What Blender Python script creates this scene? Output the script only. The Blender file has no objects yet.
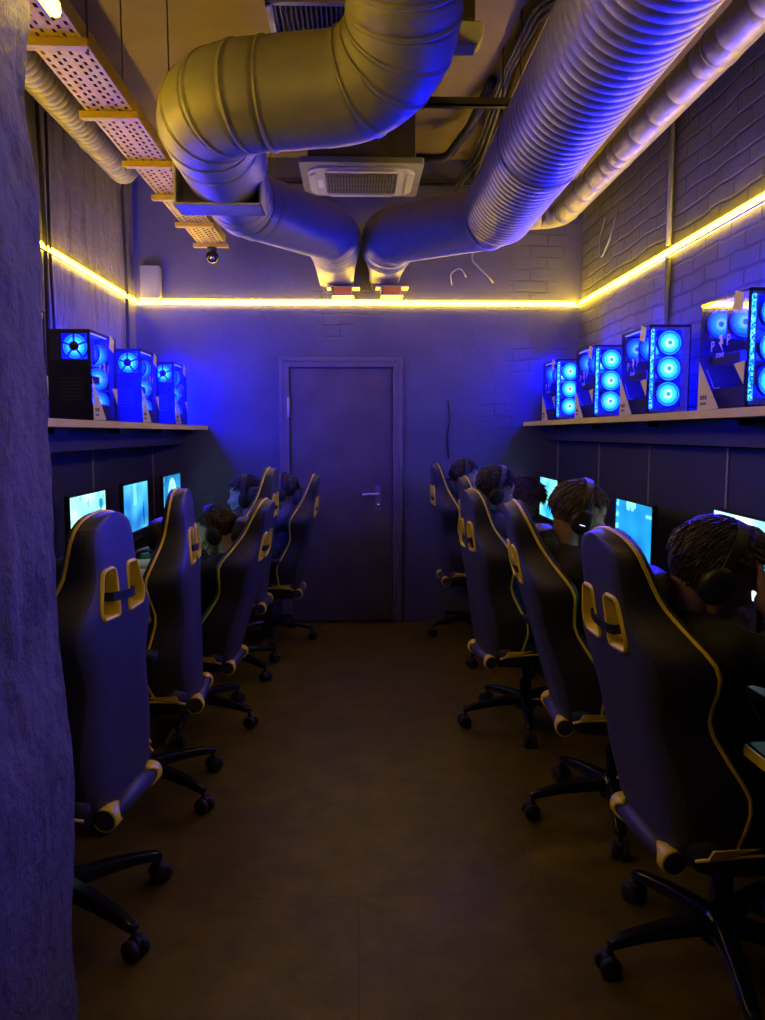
import bpy, bmesh, math, random
from mathutils import Vector, Matrix, Euler, noise
S = bpy.context.scene
C = S.collection
PI = math.pi
R = math.radians
rnd = random.Random(7)

# ------------------------------------------------------------------ view
S.view_settings.view_transform = 'Standard'
S.view_settings.look = 'None'
S.view_settings.exposure = 0.0
S.view_settings.gamma = 1.0
S.view_settings.use_curve_mapping = False
S.cycles.use_denoising = True
S.cycles.max_bounces = 8
S.cycles.diffuse_bounces = 4
S.cycles.glossy_bounces = 4
S.cycles.transparent_max_bounces = 12
S.cycles.sample_clamp_indirect = 4.0
S.cycles.caustics_reflective = False
S.cycles.caustics_refractive = False

# ------------------------------------------------------------------ materials
def mat(name, col, rough=0.6, metal=0.0, var=0.0, vscale=8.0, bump=0.0, bscale=40.0, spec=0.5, coat=0.0):
    m = bpy.data.materials.new(name); m.use_nodes = True
    nt = m.node_tree; N = nt.nodes; L = nt.links
    b = N['Principled BSDF']
    b.inputs['Base Color'].default_value = (*col, 1)
    b.inputs['Roughness'].default_value = rough
    b.inputs['Metallic'].default_value = metal
    b.inputs['Specular IOR Level'].default_value = spec
    b.inputs['Coat Weight'].default_value = coat
    tc = N.new('ShaderNodeTexCoord')
    if var > 0:
        n = N.new('ShaderNodeTexNoise'); n.inputs['Scale'].default_value = vscale; n.inputs['Detail'].default_value = 5
        L.new(tc.outputs['Object'], n.inputs['Vector'])
        r = N.new('ShaderNodeValToRGB')
        r.color_ramp.elements[0].position = .3; r.color_ramp.elements[1].position = .7
        r.color_ramp.elements[0].color = (*[c * (1 - var) for c in col], 1)
        r.color_ramp.elements[1].color = (*[min(1, c * (1 + var)) for c in col], 1)
        L.new(n.outputs['Fac'], r.inputs['Fac']); L.new(r.outputs['Color'], b.inputs['Base Color'])
    if bump > 0:
        n2 = N.new('ShaderNodeTexNoise'); n2.inputs['Scale'].default_value = bscale; n2.inputs['Detail'].default_value = 4
        L.new(tc.outputs['Object'], n2.inputs['Vector'])
        bp = N.new('ShaderNodeBump'); bp.inputs['Strength'].default_value = bump; bp.inputs['Distance'].default_value = .01
        L.new(n2.outputs['Fac'], bp.inputs['Height']); L.new(bp.outputs['Normal'], b.inputs['Normal'])
    return m

def emit(name, col, s):
    m = bpy.data.materials.new(name); m.use_nodes = True
    b = m.node_tree.nodes['Principled BSDF']
    b.inputs['Base Color'].default_value = (0.02, 0.02, 0.02, 1)
    b.inputs['Emission Color'].default_value = (*col, 1)
    b.inputs['Emission Strength'].default_value = s
    return m

def brick_mat(name, base, axes, bw, bh, mask=None, stain=.25, bstr=.9):
    """painted masonry: brick relief under one paint; axes picks which object axes run along / up the wall"""
    m = bpy.data.materials.new(name); m.use_nodes = True
    nt = m.node_tree; N = nt.nodes; L = nt.links; b = N['Principled BSDF']
    b.inputs['Roughness'].default_value = .75
    tc = N.new('ShaderNodeTexCoord'); sx = N.new('ShaderNodeSeparateXYZ'); cx = N.new('ShaderNodeCombineXYZ')
    L.new(tc.outputs['Object'], sx.inputs[0])
    wob = N.new('ShaderNodeTexNoise'); wob.inputs['Scale'].default_value = 3.5
    L.new(tc.outputs['Object'], wob.inputs['Vector'])
    wm = N.new('ShaderNodeMath'); wm.operation = 'MULTIPLY_ADD'; wm.inputs[1].default_value = .05
    L.new(wob.outputs['Fac'], wm.inputs[0]); L.new(sx.outputs[axes[1]], wm.inputs[2])
    L.new(sx.outputs[axes[0]], cx.inputs[0]); L.new(wm.outputs[0], cx.inputs[1])
    br = N.new('ShaderNodeTexBrick'); br.inputs['Scale'].default_value = 1
    br.inputs['Brick Width'].default_value = bw; br.inputs['Row Height'].default_value = bh
    br.inputs['Mortar Size'].default_value = .009; br.inputs['Mortar Smooth'].default_value = .5
    br.inputs['Color1'].default_value = (1, 1, 1, 1); br.inputs['Color2'].default_value = (.86, .86, .86, 1)
    br.inputs['Mortar'].default_value = (.58, .58, .58, 1)
    L.new(cx.outputs[0], br.inputs['Vector'])
    n = N.new('ShaderNodeTexNoise'); n.inputs['Scale'].default_value = 2.2; n.inputs['Detail'].default_value = 7
    L.new(tc.outputs['Object'], n.inputs['Vector'])
    rp = N.new('ShaderNodeValToRGB'); rp.color_ramp.elements[0].position = .3; rp.color_ramp.elements[1].position = .72
    rp.color_ramp.elements[0].color = (*[c * (1 - stain) for c in base], 1)
    rp.color_ramp.elements[1].color = (*[c * (1 + stain) for c in base], 1)
    L.new(n.outputs['Fac'], rp.inputs['Fac'])
    mx = N.new('ShaderNodeMixRGB'); mx.blend_type = 'MULTIPLY'
    L.new(rp.outputs['Color'], mx.inputs['Color1']); L.new(br.outputs['Color'], mx.inputs['Color2'])
    fac = None
    if mask is None:
        mx.inputs['Fac'].default_value = 1.0
    else:
        mn = N.new('ShaderNodeTexNoise'); mn.inputs['Scale'].default_value = mask; mn.inputs['Detail'].default_value = 3
        L.new(tc.outputs['Object'], mn.inputs['Vector'])
        mr = N.new('ShaderNodeValToRGB'); mr.color_ramp.elements[0].position = .58; mr.color_ramp.elements[1].position = .68
        L.new(mn.outputs['Fac'], mr.inputs['Fac']); L.new(mr.outputs['Color'], mx.inputs['Fac']); fac = mr
    L.new(mx.outputs['Color'], b.inputs['Base Color'])
    n2 = N.new('ShaderNodeTexNoise'); n2.inputs['Scale'].default_value = 26; n2.inputs['Detail'].default_value = 5
    L.new(tc.outputs['Object'], n2.inputs['Vector'])
    inv = N.new('ShaderNodeMath'); inv.operation = 'SUBTRACT'; inv.inputs[0].default_value = 1
    L.new(br.outputs['Fac'], inv.inputs[1])
    src = inv
    if fac:
        mm = N.new('ShaderNodeMath'); mm.operation = 'MULTIPLY'
        L.new(inv.outputs[0], mm.inputs[0]); L.new(fac.outputs['Color'], mm.inputs[1]); src = mm
    ad = N.new('ShaderNodeMath'); ad.operation = 'MULTIPLY_ADD'; ad.inputs[1].default_value = .45
    L.new(n2.outputs['Fac'], ad.inputs[0]); L.new(src.outputs[0], ad.inputs[2])
    bp = N.new('ShaderNodeBump'); bp.inputs['Strength'].default_value = bstr; bp.inputs['Distance'].default_value = .012
    L.new(ad.outputs[0], bp.inputs['Height']); L.new(bp.outputs['Normal'], b.inputs['Normal'])
    return m

def concrete_mat(name, base, stretch=(6, 6, 1.2), bstr=.8):
    m = bpy.data.materials.new(name); m.use_nodes = True
    nt = m.node_tree; N = nt.nodes; L = nt.links; b = N['Principled BSDF']
    b.inputs['Roughness'].default_value = .85
    tc = N.new('ShaderNodeTexCoord'); mp = N.new('ShaderNodeMapping'); mp.inputs['Scale'].default_value = stretch
    L.new(tc.outputs['Object'], mp.inputs['Vector'])
    n = N.new('ShaderNodeTexNoise'); n.inputs['Scale'].default_value = 1.6; n.inputs['Detail'].default_value = 8; n.inputs['Roughness'].default_value = .68
    L.new(mp.outputs[0], n.inputs['Vector'])
    rp = N.new('ShaderNodeValToRGB')
    e = rp.color_ramp.elements; e[0].position = .32; e[1].position = .66
    e[0].color = (*[c * .42 for c in base], 1); e[1].color = (*[c * 1.25 for c in base], 1)
    md = rp.color_ramp.elements.new(.46); md.color = (*base, 1)
    L.new(n.outputs['Fac'], rp.inputs['Fac']); L.new(rp.outputs['Color'], b.inputs['Base Color'])
    n2 = N.new('ShaderNodeTexNoise'); n2.inputs['Scale'].default_value = 18; n2.inputs['Detail'].default_value = 8
    L.new(tc.outputs['Object'], n2.inputs['Vector'])
    ad = N.new('ShaderNodeMath'); ad.operation = 'MULTIPLY_ADD'; ad.inputs[1].default_value = .7
    L.new(n2.outputs['Fac'], ad.inputs[0]); L.new(n.outputs['Fac'], ad.inputs[2])
    bp = N.new('ShaderNodeBump'); bp.inputs['Strength'].default_value = bstr; bp.inputs['Distance'].default_value = .03
    L.new(ad.outputs[0], bp.inputs['Height']); L.new(bp.outputs['Normal'], b.inputs['Normal'])
    return m

def floor_mat():
    m = bpy.data.materials.new('brown_vinyl'); m.use_nodes = True
    nt = m.node_tree; N = nt.nodes; L = nt.links; b = N['Principled BSDF']
    tc = N.new('ShaderNodeTexCoord')
    n = N.new('ShaderNodeTexNoise'); n.inputs['Scale'].default_value = 5; n.inputs['Detail'].default_value = 9; n.inputs['Roughness'].default_value = .7
    L.new(tc.outputs['Object'], n.inputs['Vector'])
    rp = N.new('ShaderNodeValToRGB'); e = rp.color_ramp.elements
    e[0].position = .3; e[1].position = .75; e[0].color = (.062, .043, .001, 1); e[1].color = (.20, .135, .003, 1)
    L.new(n.outputs['Fac'], rp.inputs['Fac'])
    br = N.new('ShaderNodeTexBrick'); br.inputs['Scale'].default_value = 1; br.inputs['Brick Width'].default_value = 1.2
    br.inputs['Row Height'].default_value = .6; br.inputs['Mortar Size'].default_value = .003
    br.inputs['Color1'].default_value = (1, 1, 1, 1); br.inputs['Color2'].default_value = (.85, .85, .85, 1); br.inputs['Mortar'].default_value = (.45, .45, .45, 1)
    L.new(tc.outputs['Object'], br.inputs['Vector'])
    mx = N.new('ShaderNodeMixRGB'); mx.blend_type = 'MULTIPLY'; mx.inputs['Fac'].default_value = .7
    L.new(rp.outputs['Color'], mx.inputs['Color1']); L.new(br.outputs['Color'], mx.inputs['Color2']); L.new(mx.outputs['Color'], b.inputs['Base Color'])
    b.inputs['Roughness'].default_value = .48
    n2 = N.new('ShaderNodeTexNoise'); n2.inputs['Scale'].default_value = 60; n2.inputs['Detail'].default_value = 3
    L.new(tc.outputs['Object'], n2.inputs['Vector'])
    bp = N.new('ShaderNodeBump'); bp.inputs['Strength'].default_value = .25; bp.inputs['Distance'].default_value = .004
    L.new(n2.outputs['Fac'], bp.inputs['Height']); L.new(bp.outputs['Normal'], b.inputs['Normal'])
    return m

def fan_mat(name, strength, hub=True):
    """lit LED fan: brightness runs with the radius (object x/y plane, rotor radius .058)"""
    m = bpy.data.materials.new(name); m.use_nodes = True
    nt = m.node_tree; N = nt.nodes; L = nt.links; b = N['Principled BSDF']
    b.inputs['Base Color'].default_value = (.03, .03, .04, 1)
    tc = N.new('ShaderNodeTexCoord'); vm = N.new('ShaderNodeVectorMath'); vm.operation = 'MULTIPLY'; vm.inputs[1].default_value = (1, 1, 0)
    ln = N.new('ShaderNodeVectorMath'); ln.operation = 'LENGTH'
    L.new(tc.outputs['Object'], vm.inputs[0]); L.new(vm.outputs[0], ln.inputs[0])
    mu = N.new('ShaderNodeMath'); mu.operation = 'MULTIPLY'; mu.inputs[1].default_value = 1 / .0585
    L.new(ln.outputs['Value'], mu.inputs[0])
    rp = N.new('ShaderNodeValToRGB'); e = rp.color_ramp.elements
    stops = [(p_, (c_[0] * .155, c_[1] * .155, c_[2])) for p_, c_ in ((0, (.0006, .006, .03)), (.17, (.0006, .007, .03)), (.22, (.012, .03, .6)), (.36, (.008, .027, .85)), (.48, (.0006, .017, 1)), (.80, (.0004, .008, .95)), (.84, (.0002, .0015, .2)), (.90, (.0002, .0015, .2)), (.94, (.0004, .008, .7)), (1, (.0004, .007, .6)))]
    e[0].position = 0; e[0].color = (*stops[0][1], 1); e[1].position = 1; e[1].color = (*stops[-1][1], 1)
    for p, c in stops[1:-1]:
        k = rp.color_ramp.elements.new(p); k.color = (*c, 1)
    L.new(mu.outputs[0], rp.inputs['Fac']); L.new(rp.outputs['Color'], b.inputs['Emission Color'])
    b.inputs['Emission Strength'].default_value = strength
    return m

def glass_mat(name, tint, gloss=.12):
    m = bpy.data.materials.new(name); m.use_nodes = True
    nt = m.node_tree; N = nt.nodes; L = nt.links; N.remove(N['Principled BSDF'])
    t = N.new('ShaderNodeBsdfTransparent'); t.inputs[0].default_value = (*tint, 1)
    g = N.new('ShaderNodeBsdfGlossy'); g.inputs['Roughness'].default_value = .08; g.inputs[0].default_value = (.8, .8, .8, 1)
    f = N.new('ShaderNodeFresnel'); f.inputs[0].default_value = 1.45
    gm = N.new('ShaderNodeNewGeometry'); iv = N.new('ShaderNodeMath'); iv.operation = 'SUBTRACT'; iv.inputs[0].default_value = 1; L.new(gm.outputs['Backfacing'], iv.inputs[1]); mm = N.new('ShaderNodeMath'); mm.operation = 'MULTIPLY'; L.new(f.outputs[0], mm.inputs[0]); L.new(iv.outputs[0], mm.inputs[1])
    x = N.new('ShaderNodeMixShader'); L.new(mm.outputs[0], x.inputs[0]); L.new(t.outputs[0], x.inputs[1]); L.new(g.outputs[0], x.inputs[2])
    L.new(x.outputs[0], N['Material Output'].inputs[0])
    return m

def pixel_mat(name, strength):
    """vertical light bar made of small lit cells"""
    m = bpy.data.materials.new(name); m.use_nodes = True
    nt = m.node_tree; N = nt.nodes; L = nt.links; b = N['Principled BSDF']
    b.inputs['Base Color'].default_value = (.02, .02, .03, 1)
    tc = N.new('ShaderNodeTexCoord'); sn = N.new('ShaderNodeVectorMath'); sn.operation = 'SNAP'; sn.inputs[1].default_value = (.006, .006, .007)
    wn = N.new('ShaderNodeTexWhiteNoise'); wn.noise_dimensions = '3D'
    L.new(tc.outputs['Object'], sn.inputs[0]); L.new(sn.outputs[0], wn.inputs['Vector'])
    rp = N.new('ShaderNodeValToRGB'); e = rp.color_ramp.elements; rp.color_ramp.interpolation = 'CONSTANT'
    e[0].position = 0; e[0].color = (.001, .015, .2, 1); e[1].position = .35; e[1].color = (.004, .09, 1, 1)
    k = e.new(.75); k.color = (.03, .16, 1, 1)
    L.new(wn.outputs['Value'], rp.inputs['Fac']); L.new(rp.outputs['Color'], b.inputs['Emission Color'])
    b.inputs['Emission Strength'].default_value = strength
    return m

def attr_emit(name, s):
    m = bpy.data.materials.new(name); m.use_nodes = True
    nt = m.node_tree; b = nt.nodes['Principled BSDF']
    b.inputs['Base Color'].default_value = (.01, .01, .012, 1); b.inputs['Roughness'].default_value = .3
    a = nt.nodes.new('ShaderNodeAttribute'); a.attribute_name = 'picture'
    nt.links.new(a.outputs['Color'], b.inputs['Emission Color']); b.inputs['Emission Strength'].default_value = s
    return m

LED_S, FAN_S, SCR_S = 46.0, 460.0, 1.5
M = dict(
    floor=floor_mat(),
    brick=brick_mat('painted_brick', (.12, .118, .122), (1, 2), .27, .088),
    back=brick_mat('painted_plaster_and_brick', (.115, .113, .118), (0, 2), .27, .088, mask=1.1, stain=.2, bstr=.6),
    concrete=concrete_mat('raw_concrete', (.20, .185, .15)),
    pillar=concrete_mat('painted_concrete', (.125, .125, .135), (3.2, 3.2, 2.4), 1.0),
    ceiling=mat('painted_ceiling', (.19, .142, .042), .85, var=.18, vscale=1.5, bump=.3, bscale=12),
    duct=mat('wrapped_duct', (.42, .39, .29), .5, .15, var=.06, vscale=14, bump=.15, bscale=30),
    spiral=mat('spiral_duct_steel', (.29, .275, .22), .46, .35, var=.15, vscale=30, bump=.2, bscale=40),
    galv=mat('galvanised_steel', (.55, .53, .46), .45, .4, var=.12, vscale=20),
    dark_steel=mat('dark_steel', (.06, .055, .05), .5, .4, var=.2),
    led=emit('yellow_led', (1, .62, .018), LED_S),
    conduit=mat('painted_conduit', (.15, .15, .155), .7, bump=.1),
    white_plastic=mat('white_plastic', (.50, .50, .50), .35),
    grey_plastic=mat('grey_plastic', (.17, .17, .18), .5, bump=.1),
    orange=mat('orange_plastic', (.85, .28, .03), .5, bump=.05),
    black_cable=mat('black_cable', (.015, .015, .016), .55, bump=.1),
    white_cable=mat('white_cable', (.26, .26, .26), .5, bump=.1),
    door=mat('brown_steel_door', (.15, .125, .10), .38, .25, var=.16, vscale=5, bump=.12, bscale=60),
    door_frame=mat('door_frame_paint', (.17, .145, .12), .45, .1, var=.12),
    chrome=mat('chrome', (.7, .7, .7), .18, 1.0, var=.05),
    fabric=mat('chair_leatherette', (.046, .047, .070), .46, var=.12, vscale=30, bump=.22, bscale=220),
    fabric_side=mat('chair_side_leatherette', (.016, .015, .016), .5, var=.12, vscale=30, bump=.22, bscale=220),
    yellow=mat('yellow_leatherette', (.94, .72, .03), .42, var=.06, vscale=20, bump=.1, bscale=150),
    yellow_plastic=mat('yellow_plastic_trim', (.95, .75, .035), .35, var=.04),
    gloss_black=mat('gloss_black_metal', (.015, .015, .017), .2, .3, var=.1),
    black_plastic=mat('black_plastic', (.016, .016, .018), .45, bump=.08, bscale=120),
    rubber=mat('black_rubber', (.014, .014, .014), .6, bump=.1),
    desk=mat('black_desk_laminate', (.028, .028, .034), .4, var=.15, bump=.06, bscale=90),
    panel=mat('dark_wall_laminate', (.035, .037, .075), .5, var=.1, vscale=6),
    alu=mat('aluminium_strip', (.55, .52, .45), .4, .5, var=.05),
    shelf=mat('dark_shelf_board', (.06, .06, .07), .5, var=.1),
    edge=mat('yellow_edge_band', (.82, .68, .17), .45, var=.05),
    case=mat('computer_case_steel', (.014, .014, .018), .42, .2, var=.08),
    case_in=mat('computer_case_inside', (.24, .24, .27), .5, .1, var=.2, vscale=60),
    glass=glass_mat('tinted_glass', (.62, .62, .70)),
    decal=mat('cream_decal', (.82, .73, .34), .5, var=.04),
    decal_ink=mat('decal_print', (.10, .09, .13), .5, var=.05),
    lettering=mat('pale_lettering', (.60, .56, .80), .4, var=.03),
    fan=fan_mat('lit_fan', FAN_S),
    fan_dim=fan_mat('lit_fan_behind_grille', FAN_S * .75),
    pixels=pixel_mat('lit_cells', 9.0),
    white_bar=emit('white_light_bar', (.75, .70, 1.0), 1.6),
    board=mat('circuit_board', (.025, .03, .06), .45, var=.5, vscale=90),
    skin_screenlit=mat('screenlit_skin', (.72, .54, .47), .5, var=.04, vscale=25, bump=.05, bscale=120),  # lighter copy of skin, monitor light on the face put into the colour
    skin=mat('skin', (.46, .28, .21), .5, var=.06, vscale=25, bump=.05, bscale=120),
    hair_dark=mat('dark_brown_hair', (.035, .022, .016), .45, var=.35, vscale=60),
    hair_brown=mat('brown_hair', (.11, .065, .04), .5, var=.35, vscale=60),
    hair_ash=mat('ash_brown_hair', (.09, .065, .05), .5, var=.3, vscale=60),
    tee_black=mat('black_cotton', (.022, .022, .025), .85, var=.15, bump=.35, bscale=25),
    hoodie=mat('dark_hoodie', (.03, .03, .036), .9, var=.2, bump=.45, bscale=22),
    shirt_grey=mat('grey_shirt', (.10, .10, .12), .85, var=.15, bump=.35, bscale=25),
    shirt_navy=mat('navy_shirt', (.045, .05, .10), .85, var=.15, bump=.35, bscale=25),
    jeans=mat('dark_jeans', (.03, .035, .055), .85, var=.2, bump=.3, bscale=60),
    shoe=mat('dark_shoe', (.03, .03, .03), .6, var=.2),
    sole=mat('pale_sole', (.5, .5, .48), .6, var=.1),
    eye=mat('eye_white', (.75, .75, .75), .2, var=.02),
    green=mat('green_can_paint', (.03, .35, .10), .35, var=.1),
    paper=mat('paper_card', (.72, .66, .55), .7, var=.04),
    orange_cover=mat('orange_cover', (.70, .22, .05), .5, var=.08),
    tray=mat('galvanised_tray', (.60, .43, .045), .5, 0.0, var=.1, vscale=16),
)

# ------------------------------------------------------------------ mesh helpers
def obj(name, bm, m, parent=None, smooth=False, loc=(0, 0, 0), rot=(0, 0, 0), bevel=0.0, bseg=2):
    me = bpy.data.meshes.new(name)
    bmesh.ops.recalc_face_normals(bm, faces=bm.faces[:])
    bm.to_mesh(me); bm.free()
    ms = m if isinstance(m, (list, tuple)) else [m]
    for k in ms: me.materials.append(k)
    if smooth:
        for p in me.polygons: p.use_smooth = True
    o = bpy.data.objects.new(name, me); C.objects.link(o)
    o.location = loc; o.rotation_euler = rot
    if parent is not None: o.parent = parent
    if bevel > 0:
        md = o.modifiers.new('Bevel', 'BEVEL'); md.width = bevel; md.segments = bseg; md.limit_method = 'ANGLE'; md.angle_limit = R(35)
    if smooth == 'auto' or (smooth and bevel > 0):
        try: me.set_sharp_from_angle(angle=R(40))
        except Exception: pass
    return o

def empty(name, loc=(0, 0, 0), rz=0.0):
    o = bpy.data.objects.new(name, None); C.objects.link(o); o.location = loc; o.rotation_euler = (0, 0, rz); o.empty_display_size = .1
    return o

def tag(o, label, cat=None, group=None, kind=None):
    if label: o['label'] = label
    if cat: o['category'] = cat
    if group: o['group'] = group
    if kind: o['kind'] = kind
    return o

def box(bm, lo, hi, mi=0):
    v = [bm.verts.new((x, y, z)) for x in (lo[0], hi[0]) for y in (lo[1], hi[1]) for z in (lo[2], hi[2])]
    fs = []
    for f in ((0, 1, 3, 2), (4, 6, 7, 5), (0, 4, 5, 1), (2, 3, 7, 6), (0, 2, 6, 4), (1, 5, 7, 3)):
        fs.append(bm.faces.new([v[i] for i in f]))
    for f in fs: f.material_index = mi
    return v

def cbox(bm, c, s, mi=0):
    return box(bm, [c[i] - s[i] / 2 for i in range(3)], [c[i] + s[i] / 2 for i in range(3)], mi)

def frame_of(d):
    d = d.normalized(); a = Vector((0, 0, 1)) if abs(d.z) < .9 else Vector((1, 0, 0))
    u = d.cross(a).normalized(); v = d.cross(u).normalized()
    return u, v

def sweep(bm, pts, rad, seg=12, cap=True, closed=False, squash=1.0, mi=0):
    """tube along pts; rad is a number or a list"""
    pts = [Vector(p) for p in pts]; n = len(pts)
    rs = rad if isinstance(rad, (list, tuple)) else [rad] * n
    rings = []; u = None
    for i in range(n):
        if closed: d = pts[(i + 1) % n] - pts[i - 1]
        else: d = pts[min(i + 1, n - 1)] - pts[max(i - 1, 0)]
        if d.length < 1e-9: d = Vector((0, 0, 1))
        d.normalize()
        if u is None: u, v = frame_of(d)
        else:
            u = (u - d * u.dot(d))
            u = u.normalized() if u.length > 1e-6 else frame_of(d)[0]
            v = d.cross(u).normalized()
        rings.append([bm.verts.new(pts[i] + (u * math.cos(2 * PI * k / seg) + v * squash * math.sin(2 * PI * k / seg)) * rs[i]) for k in range(seg)])
    rng = range(n) if closed else range(n - 1)
    for i in rng:
        a, b = rings[i], rings[(i + 1) % n]
        for k in range(seg):
            f = bm.faces.new((a[k], a[(k + 1) % seg], b[(k + 1) % seg], b[k])); f.material_index = mi; f.smooth = True
    if cap and not closed:
        for r in (rings[0], rings[-1]):
            f = bm.faces.new(r); f.material_index = mi
    return rings

def capsule(bm, a, b, ra, rb, seg=14):
    """tapered limb with round ends"""
    a, b = Vector(a), Vector(b); d = (b - a); L = d.length
    d = d / L if L > 1e-6 else Vector((0, 0, 1))
    pts, rs = [], []
    for k in range(5):
        t = PI / 2 * k / 4; pts.append(a - d * ra * math.cos(t)); rs.append(max(ra * math.sin(t), .0006))
    for k in range(1, 4):
        pts.append(a.lerp(b, k / 4)); rs.append(ra + (rb - ra) * k / 4)
    for k in range(5):
        t = PI / 2 * k / 4; pts.append(b + d * rb * math.sin(t)); rs.append(max(rb * math.cos(t), .0006))
    sweep(bm, pts, rs, seg)

def ellipsoid(bm, c, r, mtx=None, seg=20, rings=12):
    mm = Matrix.Translation(Vector(c)) @ (mtx.to_4x4() if mtx is not None else Matrix.Identity(4)) @ Matrix.Diagonal((r[0], r[1], r[2], 1))
    return bmesh.ops.create_uvsphere(bm, u_segments=seg, v_segments=rings, radius=1, matrix=mm)['verts']

def cyl(bm, a, b, r, seg=16, mi=0, r2=None):
    return sweep(bm, [a, b], [r, r if r2 is None else r2], seg, mi=mi)

def prism(bm, poly, axis, lo, hi, mi=0):
    """extrude a 2D polygon along axis 0/1/2"""
    def P(p, t):
        if axis == 0: return (t, p[0], p[1])
        if axis == 1: return (p[0], t, p[1])
        return (p[0], p[1], t)
    a = [bm.verts.new(P(p, lo)) for p in poly]; b = [bm.verts.new(P(p, hi)) for p in poly]
    n = len(poly); fs = [bm.faces.new(a), bm.faces.new(b[::-1])]
    for i in range(n): fs.append(bm.faces.new((a[i], a[(i + 1) % n], b[(i + 1) % n], b[i])))
    for f in fs: f.material_index = mi
    return fs

def round_poly(poly, r, k=4):
    out = []; n = len(poly)
    for i in range(n):
        p, a, b = Vector(poly[i]), Vector(poly[i - 1]), Vector(poly[(i + 1) % n])
        da, db = (a - p), (b - p); rr = min(r, da.length * .45, db.length * .45)
        s, e = p + da.normalized() * rr, p + db.normalized() * rr
        for j in range(k + 1):
            t = j / k; q = s * (1 - t) ** 2 + p * 2 * t * (1 - t) + e * t * t
            out.append((q.x, q.y))
    return out

def lathe(bm, prof, origin=(0, 0, 0), axis=2, seg=24, mi=0):
    rings = []
    for r, h in prof:
        ring = []
        for k in range(seg):
            a = 2 * PI * k / seg; p = [r * math.cos(a), r * math.sin(a), h]
            if axis == 0: p = [p[2], p[0], p[1]]
            if axis == 1: p = [p[0], p[2], p[1]]
            ring.append(bm.verts.new([origin[i] + p[i] for i in range(3)]))
        rings.append(ring)
    for a, b in zip(rings, rings[1:]):
        for k in range(seg):
            f = bm.faces.new((a[k], a[(k + 1) % seg], b[(k + 1) % seg], b[k])); f.material_index = mi; f.smooth = True
    for r in (rings[0], rings[-1]):
        f = bm.faces.new(r); f.material_index = mi

def interp(tab, x):
    if x <= tab[0][0]: return tab[0][1]
    for (a, va), (b, vb) in zip(tab, tab[1:]):
        if x <= b:
            t = (x - a) / (b - a); return va + (vb - va) * t
    return tab[-1][1]

def smooth_tab(tab, x):
    """cosine-free Catmull interpolation of a table"""
    n = len(tab)
    if x <= tab[0][0]: return tab[0][1]
    if x >= tab[-1][0]: return tab[-1][1]
    for i in range(n - 1):
        if tab[i][0] <= x <= tab[i + 1][0]:
            x0, y0 = tab[i]; x1, y1 = tab[i + 1]; h = x1 - x0; t = (x - x0) / h
            m0 = (y1 - tab[i - 1][1]) / (x1 - tab[i - 1][0]) if i > 0 else (y1 - y0) / h
            m1 = (tab[i + 2][1] - y0) / (tab[i + 2][0] - x0) if i < n - 2 else (y1 - y0) / h
            return (2 * t ** 3 - 3 * t * t + 1) * y0 + (t ** 3 - 2 * t * t + t) * h * m0 + (-2 * t ** 3 + 3 * t * t) * y1 + (t ** 3 - t * t) * h * m1

def baked(o):
    """apply the modifiers of o into its mesh"""
    dg = bpy.context.evaluated_depsgraph_get(); dg.update()
    me = bpy.data.meshes.new_from_object(o.evaluated_get(dg))
    old = o.data; o.modifiers.clear(); o.data = me; me.name = old.name
    bpy.data.meshes.remove(old)
    return o

def copy_tree(o, parent=None):
    c = o.copy(); C.objects.link(c); c.parent = parent
    for ch in list(o.children): copy_tree(ch, c)
    return c

def text_mesh(s, size):
    cu = bpy.data.curves.new('lettering', 'FONT'); cu.body = s; cu.size = size; cu.extrude = .0004; cu.align_x = 'CENTER'; cu.align_y = 'CENTER'
    t = bpy.data.objects.new('lettering', cu); C.objects.link(t)
    dg = bpy.context.evaluated_depsgraph_get(); dg.update()
    me = bpy.data.meshes.new_from_object(t.evaluated_get(dg))
    bpy.data.objects.remove(t); bpy.data.curves.remove(cu)
    return me

def BM(): return bmesh.new()

# ------------------------------------------------------------------ the room
XL, XR, YB, YF, ZC = -1.70, 1.75, 6.10, -2.2, 3.60
PX, PY = -0.738, 1.88           # aisle face and far end of the concrete pillar

def slab(name, lo, hi, m, label=None):
    bm = BM(); box(bm, lo, hi); o = obj(name, bm, m); tag(o, label, kind='structure'); return o
slab('floor', (XL - .2, YF - .2, -.1), (XR + .2, YB + .2, 0), M['floor'], 'dark brown vinyl floor of the aisle')
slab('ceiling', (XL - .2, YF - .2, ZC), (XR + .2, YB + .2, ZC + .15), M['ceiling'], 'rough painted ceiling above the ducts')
slab('wall_right', (XR, YF - .2, 0), (XR + .2, YB + .2, ZC), M['brick'], 'painted brick wall on the right')
slab('wall_left', (XL - .2, PY - .3, 0), (XL, YB + .2, ZC), M['concrete'], 'rough concrete wall behind the left shelf')
slab('wall_front', (XL - .2, YF - .2, 0), (XR + .2, YF, ZC), M['back'])
bm = BM()
dx0, dx1, dz = -.585, .337, 2.085       # door opening
for lo, hi in (((XL - .2, YB, 0), (dx0, YB + .2, ZC)), ((dx1, YB, 0), (XR + .2, YB + .2, ZC)), ((dx0, YB, dz), (dx1, YB + .2, ZC))): box(bm, lo, hi)
tag(obj('wall_back', bm, M['back']), 'plastered end wall around the steel door', kind='structure')
# ceiling downstand between the two duct runs
slab('trim_1', (.90, YF, ZC - .14), (XR, YB, ZC), M['ceiling'], 'lower ceiling strip along the right wall')

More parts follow.
